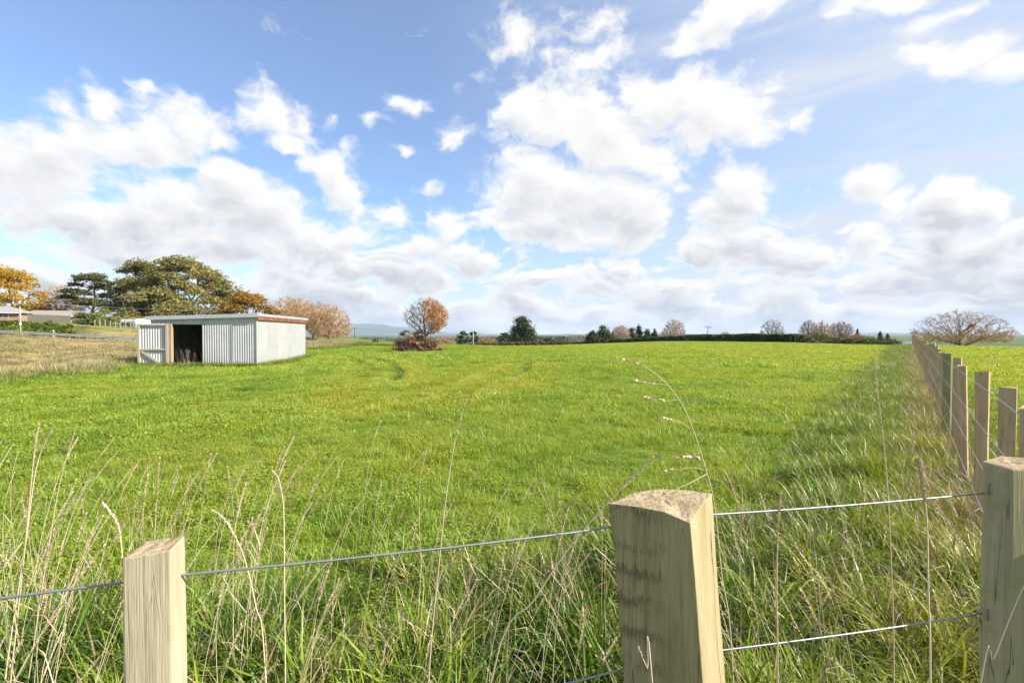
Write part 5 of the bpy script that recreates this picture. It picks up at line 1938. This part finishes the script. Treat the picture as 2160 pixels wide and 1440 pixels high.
# ------------------------------------------------------------------ stump heap
def build_heap():
    rg = np.random.default_rng(90)
    soil = simple('heap_soil', (.15, .10, .055), (.075, .05, .03), 4, .95, bstr=.6, bdist=.05)
    wood = simple('weathered_root_wood', (.17, .085, .05), (.055, .03, .02), 5, .9, stretch=(1, 1, .4), bstr=.5)
    cutw = simple('fresh_cut_wood', (.24, .14, .08), (.15, .085, .05), 6, .85)
    x0, Yh = uv(880, 720)[0] * 47.5, 47.5
    z = tz1(x0, Yh)
    root = empty('stump_heap', (x0, Yh, z), 'heap of uprooted brown stumps and roots in the green field', 'stump heap')
    root.scale = (1.1, 1, 1.04)
    # low mound
    n, m = 40, 14
    vs, fs = [], []
    for i in range(m):
        f = i / (m - 1)
        for j in range(n):
            a = 2 * pi * j / n
            r = (1 - f) * (1 + .13 * sin(3 * a + 1) + .08 * sin(7 * a))
            h = 1.45 * (f ** .8) * (1 + .2 * sin(5 * a + f * 6)) + .05 * rg.normal()
            vs.append((2.3 * r * cos(a) + .05 * rg.normal(), 1.3 * r * sin(a) + .05 * rg.normal(), max(-.15, h - .08) if i else -.2))
    for i in range(m - 1):
        for j in range(n):
            fs.append((i * n + j, i * n + (j + 1) % n, (i + 1) * n + (j + 1) % n, (i + 1) * n + j))
    MB().add(vs, fs).build('soil_mound', soil, root)

    def gnarl(mb, p, d, L, r, k=7):
        pts, rs = [], []
        p, d = Vector(p), Vector(d).normalized()
        for i in range(8):
            f = i / 7
            pts.append(p.copy())
            rs.append(r * (1 - .8 * f) * (1 + .25 * rg.normal() * .5))
            d = (d + Vector(rg.normal(0, .22, 3)) + Vector((0, 0, -.05))).normalized()
            p = p + d * L / 7
        mb.tube(pts, [abs(q) + .006 for q in rs], k)

    # stumps with flared roots
    for i in range(9):
        a = rg.uniform(0, 2 * pi)
        f = rg.uniform(.1, .75)
        p = Vector((2.0 * f * cos(a), 1.1 * f * sin(a) - .15, 1.15 * (1 - f * .8)))
        mb = MB()
        ax = Vector((rg.normal(0, .6), -abs(rg.normal(.3, .4)), abs(rg.normal(.5, .35)))).normalized()
        r = rg.uniform(.14, .25)
        mb.tube([p - ax * .25, p, p + ax * .2, p + ax * .42], [r * 1.5, r * 1.15, r, r * .96], 11)
        for k in range(7):
            s = ax.orthogonal().normalized()
            s = Matrix.Rotation(2 * pi * k / 7 + rg.normal(0, .3), 3, ax) @ s
            gnarl(mb, p - ax * .2 + s * r * .8, s - ax * .4, rg.uniform(.5, 1.0), r * .45, 6)
        o = mb.build('stump', wood, root)
        MB().tube([p + ax * .421, p + ax * .432], [r * .9, r * .88], 11).build('cut_face', cutw, o)
    mb = MB()
    for i in range(190):
        a = rg.uniform(0, 2 * pi)
        f = sqrt(rg.random())
        p = (2.25 * f * cos(a), 1.2 * f * sin(a), 1.6 * (1 - f ** 1.3) + .02)
        d = (cos(a) * .7 + rg.normal(0, .6), sin(a) * .5 + rg.normal(0, .6), rg.normal(.25, .5))
        gnarl(mb, p, d, rg.uniform(.3, 1.0), rg.uniform(.02, .065), 5)
    mb.build('roots', wood, root)
    mb = MB()
    for (a, b, r) in (((-.55, -.5, 1.15), (-1.0, -.6, 1.75), .06), ((.1, -.4, 1.2), (.5, -.3, 1.7), .05), ((-.1, -.6, .9), (-.7, -.9, 1.35), .07), ((1.2, -.5, .5), (1.9, -.9, .25), .08), ((.9, -.7, .45), (1.5, -1.0, .9), .04)):
        gnarl(mb, a, Vector(b) - Vector(a), (Vector(b) - Vector(a)).length * 1.2, r, 7)
    mb.build('bare_limbs', wood, root)
    # a few broken split logs in front
    for p, ax, r, L in (((.25, -1.05, .30), (.9, -.3, .5), .17, .7), ((.62, -1.1, .22), (-.3, -.8, .5), .19, .5), ((1.6, -.8, .18), (.9, .1, .25), .13, .8), ((2.2, -.5, .22), (.1, -.4, .8), .14, .4), ((-1.3, -.9, .22), (.8, -.5, .2), .12, .7)):
        ax = Vector(ax).normalized()
        p = Vector(p)
        o = MB().tube([p - ax * L / 2, p - ax * L * .1, p + ax * L * .2, p + ax * L / 2], [r, r * 1.05, r * .98, r * .95], 10).build('log', wood, root)
        MB().tube([p + ax * (L / 2 + .001), p + ax * (L / 2 + .012)], [r * .88, r * .86], 10).build('cut_face', cutw, o)


build_heap()


# ------------------------------------------------------------------ houses, tank, paling fence, poles
def gable_house(name, label, x, y, rz, Lx, Ly, hw, hr, wallm, roofm, hip=True, z=None):
    z = tz1(x, y) if z is None else z
    root = empty(name, (x, y, z), label, 'house', None, rz)
    MB().box((-Lx / 2, -Ly / 2, -.6), (Lx / 2, Ly / 2, hw)).build('wall', wallm, root)
    e = .55
    hx = Lx / 2 - (Ly * .45 if hip else -e)
    vs = [(-Lx / 2 - e, -Ly / 2 - e, hw - .1), (Lx / 2 + e, -Ly / 2 - e, hw - .1), (Lx / 2 + e, Ly / 2 + e, hw - .1), (-Lx / 2 - e, Ly / 2 + e, hw - .1), (-hx, 0, hr), (hx, 0, hr)]
    rf = MB().add(vs, [(0, 1, 5, 4), (2, 3, 4, 5), (1, 2, 5), (3, 0, 4), (3, 2, 1, 0)]).build('roof', roofm, root)
    gut = MAT.get('gutter_white') or simple('gutter_white', (.7, .7, .68), (.6, .6, .58), 2, .5)
    MB().box((-Lx / 2 - e, -Ly / 2 - e - .1, hw - .2), (Lx / 2 + e, -Ly / 2 - e - .005, hw - .06)).build('gutter', gut, rf)
    gl = MAT.get('window_glass') or simple('window_glass', (.06, .08, .10), (.04, .05, .07), 1, .12, 0, .6)
    fr = gut
    k = max(2, int(Lx / 3.6))
    for i in range(k):
        cx = -Lx / 2 + Lx * (i + .5) / k
        w = MB().box((cx - .85, -Ly / 2 - .05, 1.0), (cx + .85, -Ly / 2 - .004, 2.05)).build('window', fr, root)
        MB().box((cx - .78, -Ly / 2 - .075, 1.07), (cx - .04, -Ly / 2 - .052, 1.98)).box((cx + .04, -Ly / 2 - .075, 1.07), (cx + .78, -Ly / 2 - .052, 1.98)).build('pane', gl, w)
    return root


def build_far():
    brick = simple('brown_brick_wall', (.36, .24, .16), (.26, .17, .115), 3, .9)
    crm = simple('cream_board_wall', (.42, .37, .32), (.35, .31, .265), 2, .8)
    tile = simple('grey_tile_roof', (.30, .29, .275), (.24, .23, .22), 5, .85)
    tile2 = simple('taupe_roof', (.30, .265, .225), (.24, .21, .18), 5, .85)
    pal = simple('pale_paling', (.42, .36, .30), (.30, .25, .20), 8, .9, stretch=(4, 4, .4))
    conc = simple('pale_concrete_pole', (.46, .44, .41), (.36, .34, .31), 3, .85, stretch=(1, 1, .3))
    brn = simple('brown_pole_timber', (.26, .18, .12), (.17, .12, .08), 4, .9, stretch=(1, 1, .2))
    gry = simple('grey_pole_timber', (.42, .37, .32), (.30, .26, .22), 4, .9, stretch=(1, 1, .2))
    cer = simple('white_ceramic', (.7, .7, .68), (.6, .6, .58), 5, .3)
    wht = simple('white_tank_plastic', (.78, .78, .76), (.68, .68, .66), 2, .5)

    def hpos(px, py, Y):
        p = at(px, py, Y)
        return p
    p = at(-8, 645, 98)
    gable_house('bungalow', 'brown brick bungalow with a pale hipped roof at the far left', p.x, 98, R(24), 10.0, 7.0, 2.1, 3.5, brick, tile, True, p.z - 3.5)
    p = at(124, 655, 104)
    gable_house('bungalow', 'low cream bungalow with a taupe gabled roof behind the paling fence', p.x, 104, R(20), 7.6, 5.5, 1.9, 3.1, crm, tile2, False, p.z - 3.1)
    p = at(1886, 724, 132)
    gable_house('bungalow', 'house of which only a grey roof shows above the bushes at the right', p.x, 132, R(-8), 8.5, 7.0, 1.4, 2.5, crm, simple('blue_grey_iron_roof', (.20, .22, .26), (.15, .17, .20), 3, .6), False, min(tz1(p.x, 132), 0) + .3)
    # paling fence in front of the low house
    a, b = at(58, 675, 93), at(150, 678, 93)
    root = empty('paling_fence', (a.x, a.y, a.z - .1), 'pale timber paling fence in front of the low cream house', 'fence')
    Lf = (b - a).length
    d = (b - a).normalized()
    mb, k = MB(), int(Lf / .16)
    rg = np.random.default_rng(3)
    for i in range(k):
        s = i * .16
        h = 1.25 + rg.normal(0, .025)
        q = d * s
        mb.box((q.x, -.012 + rg.normal(0, .004), q.z - .2), (q.x + .14, .012, q.z + h))
    mb.build('palings', pal, root)
    for i in range(0, k, 12):
        q = d * (i * .16)
        MB().box((q.x, .032, q.z - .4), (q.x + .1, .13, q.z + 1.1)).build('post', pal, root)
    # tank and low white shed by the gums
    p = at(299, 683, 88)
    z = tz1(p.x, 88)
    r = empty('water_tank', (p.x, 88, z), 'low white domed water tank near the left end of the shed roof', 'water tank')
    zz = p.z - z + .05
    MB().tube([(0, 0, -.3), (0, 0, .55 + zz), (0, 0, .60 + zz)], [1.35, 1.35, 1.30], 24).build('body', wht, r)
    MB().tube([(0, 0, .601 + zz), (0, 0, .78 + zz), (0, 0, .9 + zz), (0, 0, .95 + zz)], [1.30, 1.1, .7, .2], 24).build('lid', wht, r)
    p = at(275, 683, 90)
    z = tz1(p.x, 90)
    r = empty('white_trailer', (p.x, 90, z), 'flat white box trailer left of the domed tank', 'trailer')
    zz = p.z - z
    MB().box((-1.3, -.7, .25 + zz), (1.3, .7, .85 + zz)).build('body', wht, r, .05)
    MB().box((-1.25, -.65, .852 + zz), (1.25, .65, .90 + zz)).build('lid', conc, r, .02)
    for sx in (-.5, .5):
        MB().tube([(sx, -.78, .15 + zz), (sx, -.70, .15 + zz)], [.28, .28], 14).build('wheel', brn, r)
    # wire field fence along the top of the bank
    root = None
    a, b = at(200, 684, 82), at(318, 689, 84)
    z = tz1(a.x, a.y)
    root = empty('field_fence', (a.x, a.y, z), 'thin post and wire fence on top of the dry bank, by the white tank', 'fence')
    mbw = MB()
    for i in range(12):
        f = i / 11
        q = a.lerp(b, f)
        zz = tz1(q.x, q.y) - z
        MB().box((q.x - a.x - .05, q.y - a.y - .05, zz - .3), (q.x - a.x + .05, q.y - a.y + .05, zz + 1.05)).build('post', gry, root)
    for h in (.3, .6, .95):
        pts = []
        for i in range(12):
            q = a.lerp(b, i / 11)
            pts.append((q.x - a.x, q.y - a.y - .06, tz1(q.x, q.y) - z + h))
        MB().tube(pts, .012, 4).build('wire', gry, root)

    def pole(label, px, pyt, Y, mt, arm=1.6, rz=0.0, r=.13, ins=2, lean=0.0, cap=None):
        p = at(px, pyt, Y)
        z = tz1(p.x, Y)
        H = p.z - z
        root = empty('power_pole', (p.x, Y, z), label, 'power pole', None, rz)
        root.rotation_euler = (0, lean, rz)
        MB().tube([(0, 0, -.5), (0, 0, H * .5), (0, 0, H)], [r, r * .9, r * .75], 8).build('shaft', mt, root)
        if arm:
            MB().box((-arm / 2, -.14 - r * .5, H - .42), (arm / 2, -.02 - r * .5, H - .30)).build('crossarm', mt if mt is not conc else brn, root)
            for i in range(ins):
                cx = -arm / 2 + .1 + (arm - .2) * i / (ins - 1)
                MB().tube([(cx, -.08 - r * .5, H - .30), (cx, -.08 - r * .5, H - .20), (cx, -.08 - r * .5, H - .12)], [.05, .06, .03], 7).build('insulator', cer, root)
        if cap:
            MB().tube([(0, 0, cap[0]), (0, 0, cap[1])], [r * 1.25, r * 1.25], 8).build('plate', cer, root)
        return Vector((p.x, Y - .1, p.z - .14))
    pA = pole('brown power pole with a white band beside the road at the far left', 42, 634, 54, gry, 1.3, R(10), .09, 3, 0, (1.35, 1.7))
    pB = pole('small dark power pole left of the stump heap', 748, 690, 150, brn, 2.0, 0, .16, 3)
    pC = pole('white concrete power pole left of the big dark conifer', 998, 695, 105, conc, 1.0, R(50), .13, 2)
    pD = pole('thin leaning brown pole rising over the long hedge', 1491, 687, 118, brn, 1.8, 0, .10, 2, R(4))
    pE = pole('tall brown power pole between the bare trees at the right', 1734, 675, 92, brn, 0, 0, .13, 2)
    pF = pole('faint distant pole left of the first evergreens of the long hedge', 1208, 706, 220, brn, 1.8, 0, .14, 2)
    pL = at(-220, 640, 74)
    pR = at(330, 655, 84)
    wm = simple('power_line_metal', (.40, .40, .42), (.32, .32, .34), 1, .4, .4, .5)

    def line(a, b, sag, label, r=.012):
        pts = [a.lerp(b, i / 14) - Vector((0, 0, sag * 4 * (i / 14) * (1 - i / 14))) for i in range(15)]
        tag(MB().tube(pts, r, 4).build('power_line', wm), label, 'power line', 'overhead power lines')
    off = Vector((.7, 0, 0))
    line(pL, pA, .5, 'power line running off the left edge from the brown roadside pole')
    line(pA, Vector((-38.0, 100, 7.6)), 1.0, 'power line from the brown roadside pole towards the shed')
    line(pB, pC, .8, 'sagging power line between the dark pole and the white pole', .02)
    line(pC, pF + Vector((0, 0, -.2)), .7, 'power line from the white pole past the big dark conifer', .022)
    line(Vector((-38.0, 100, 6.6)), pB, .9, 'power line from behind the shed to the dark pole', .02)
    line(pE, at(2300, 692, 92), 1.0, 'power line from the tall brown pole to the right edge', .012)


build_far()


# ------------------------------------------------------------------ single stalks that stand out
def build_stalks():
    straw = MAT['dry_stalks']
    rg = np.random.default_rng(123)

    def smooth(pts, k=5):
        pts = [Vector(p) for p in pts]
        if len(pts) < 3:
            return pts
        out = []
        for i in range(len(pts) - 1):
            p0, p1, p2, p3 = pts[max(0, i - 1)], pts[i], pts[i + 1], pts[min(len(pts) - 1, i + 2)]
            for j in range(k):
                t = j / k
                out.append(.5 * ((2 * p1) + (p2 - p0) * t + (2 * p0 - 5 * p1 + 4 * p2 - p3) * t * t + (3 * p1 - p0 - 3 * p2 + p3) * t ** 3))
        out.append(pts[-1])
        return out

    def stalk(label, path, r, head=None, side=(), Ybase=None):
        """path of (px, py, depth) from the foot up; the foot runs on down to the ground"""
        P = [at(*q) for q in path]
        base = P[0].copy()
        g = tz1(base.x, base.y)
        dn = (P[0] - P[1]).normalized()
        foot = Vector((base.x + dn.x * .25, base.y + dn.y * .25, g - .02))
        P = smooth([foot] + P)
        o0 = foot
        root = empty('grass_stalk', foot, label, 'grass stalk', 'tall dry grass stalks')
        Q = [p - o0 for p in P]
        V, F = tube_arrays(Q, r, r * .4, 5)
        V = np.array([tuple(v) for v in V])
        link_mesh('stem', np_mesh('stem', V, np.array(F), True, {'rv': np.full(len(V), rg.random()), 'straw': np.ones(len(V))}), straw, root)
        if head:
            frac, hr, dens, spread = head
            k = max(3, int(len(Q) * frac))
            v, f = head_faces(Q[-k:], dens, hr, spread)
            v = np.array([tuple(x) for x in v])
            link_mesh('seed_head', np_mesh('seed_head', v, np.array(f), False, {'rv': rg.random(len(v)), 'straw': np.ones(len(v))}), straw, root)
        for sp in side:
            S_ = smooth([at(*q) - o0 for q in sp[0]])
            V, F = tube_arrays(S_, r * .55, r * .25, 4)
            V = np.array([tuple(v) for v in V])
            link_mesh('branchlet', np_mesh('branchlet', V, np.array(F), True, {'rv': np.full(len(V), .6), 'straw': np.ones(len(V))}), straw, root)
            v, f = head_faces(S_[-max(2, int(len(S_) * sp[1])):], sp[2], sp[3], .35)
            v = np.array([tuple(x) for x in v])
            link_mesh('spikelet', np_mesh('spikelet', v, np.array(f), False, {'rv': rg.random(len(v)), 'straw': np.ones(len(v))}), straw, root)

    Y = 1.14
    stalk('tall arching dry stalk with drooping branchlets behind the thick middle post',
          [(1545, 1400, Y), (1522, 1210, Y), (1506, 1060, Y), (1483, 970, Y), (1464, 912, Y), (1440, 855, Y), (1405, 808, Y), (1358, 772, Y), (1300, 754, Y)], .0016, (.14, .0052, 46, .2),
          [([(1432, 843, Y), (1400, 845, Y), (1366, 838, Y)], .7, 18, .006), ([(1408, 812, Y), (1378, 808, Y), (1345, 803, Y)], .7, 18, .006), ([(1462, 908, Y), (1430, 888, Y), (1392, 880, Y)], .7, 18, .006),
           ([(1468, 918, Y), (1482, 906, Y), (1497, 895, Y)], .5, 8, .004), ([(1488, 982, Y), (1470, 966, Y), (1420, 962, Y)], .75, 30, .0075), ([(1492, 992, Y), (1455, 986, Y), (1398, 994, Y)], .6, 16, .006),
           ([(1492, 998, Y), (1462, 1015, Y - .03), (1415, 1036, Y - .06)], .5, 10, .005)])
    stalk('very tall thin stalk standing alone near the receding fence', [(1885, 1400, 1.35), (1880, 1200, 1.35), (1872, 1040, 1.35), (1862, 920, 1.35), (1850, 820, 1.35), (1844, 738, 1.35)], .0023, (.45, .005, 70, .15))
    stalk('tall pale leaning stalk with a long thin head in the middle of the field', [(905, 1420, 1.5), (925, 1200, 1.5), (942, 1040, 1.5), (958, 940, 1.5), (972, 880, 1.5), (984, 838, 1.5)], .0026, (.35, .0062, 110, .15))
    stalk('dark straight stalk leaning right, crossing below the upper wire', [(1035, 1440, .95), (1130, 1260, .95), (1220, 1130, .95), (1330, 1010, .95), (1385, 962, .95)], .0021, (.3, .006, 40, .3))
    stalk('fat fluffy brown seed head in front of the mossy post', [(1962, 1440, 1.05), (1958, 1250, 1.05), (1955, 1100, 1.05), (1946, 1020, 1.05), (1938, 972, 1.05)], .0024, (.36, .0068, 220, .25))
    stalk('short brown seed head just right of the thick middle post', [(1640, 1440, 1.0), (1638, 1250, 1.0), (1641, 1120, 1.0), (1647, 1044, 1.0)], .002, (.36, .005, 90, .25))
    stalk('tall twin headed stalk at the far left, upright one', [(22, 1440, 1.75), (48, 1200, 1.75), (64, 1040, 1.75), (72, 960, 1.75), (81, 897, 1.75)], .003, (.34, .0065, 150, .25))
    stalk('tall stalk at the far left leaning right of its upright twin', [(15, 1400, 1.8), (52, 1160, 1.8), (74, 1000, 1.8), (92, 940, 1.8), (110, 902, 1.8)], .0026, (.28, .006, 110, .25))
    stalk('stalk leaning right between far left pair and slim pale post', [(62, 1420, 1.9), (95, 1200, 1.9), (122, 1040, 1.9), (142, 960, 1.9), (162, 898, 1.9)], .0022, (.3, .0055, 80, .2))
    stalk('nodding seed head just above the slim pale post at the left', [(262, 1420, .8), (262, 1260, .8), (256, 1150, .8), (248, 1105, .8), (232, 1078, .8), (220, 1064, .8)], .0014, (.5, .0042, 110, .2))
    stalk('curved fluffy head right of the slim pale post', [(560, 1420, 1.0), (540, 1280, 1.0), (515, 1175, 1.0), (490, 1120, 1.0), (470, 1092, 1.0), (453, 1078, 1.0)], .0016, (.42, .0046, 120, .2))
    stalk('straight tall stalk with a nodding head between slim post and middle of the field', [(602, 1440, 1.25), (600, 1250, 1.25), (599, 1100, 1.25), (596, 1050, 1.25), (588, 1012, 1.25), (578, 996, 1.25)], .002, (.36, .005, 120, .2))
    stalk('thin bent stalk across the face of the mossy post at the right edge', [(2068, 1440, .98), (2095, 1390, .98), (2125, 1315, .98), (2150, 1255, .98), (2166, 1225, .98)], .0014, None)
    stalk('short pale stalk in front of the thick middle post', [(1376, 1440, .80), (1366, 1410, .80), (1355, 1385, .80), (1347, 1362, .80)], .0015, (.35, .0035, 14, .3))


build_stalks()


def build_haze():
    m, N, out = mat('haze_air')
    v = N.n('ShaderNodeVolumePrincipled', {'Color': (.66, .80, 1.0, 1), 'Density': 6.5e-5, 'Anisotropy': 0.0})
    N.t.links.new(v.outputs[0], out.inputs['Volume'])
    o = MB().box((-14600, -14600, -60), (14600, 14600, 320)).build('haze', m)
    tag(o, 'thin blue haze of the open air', 'haze', None, 'stuff')


HAZE = True
if HAZE:
    build_haze()
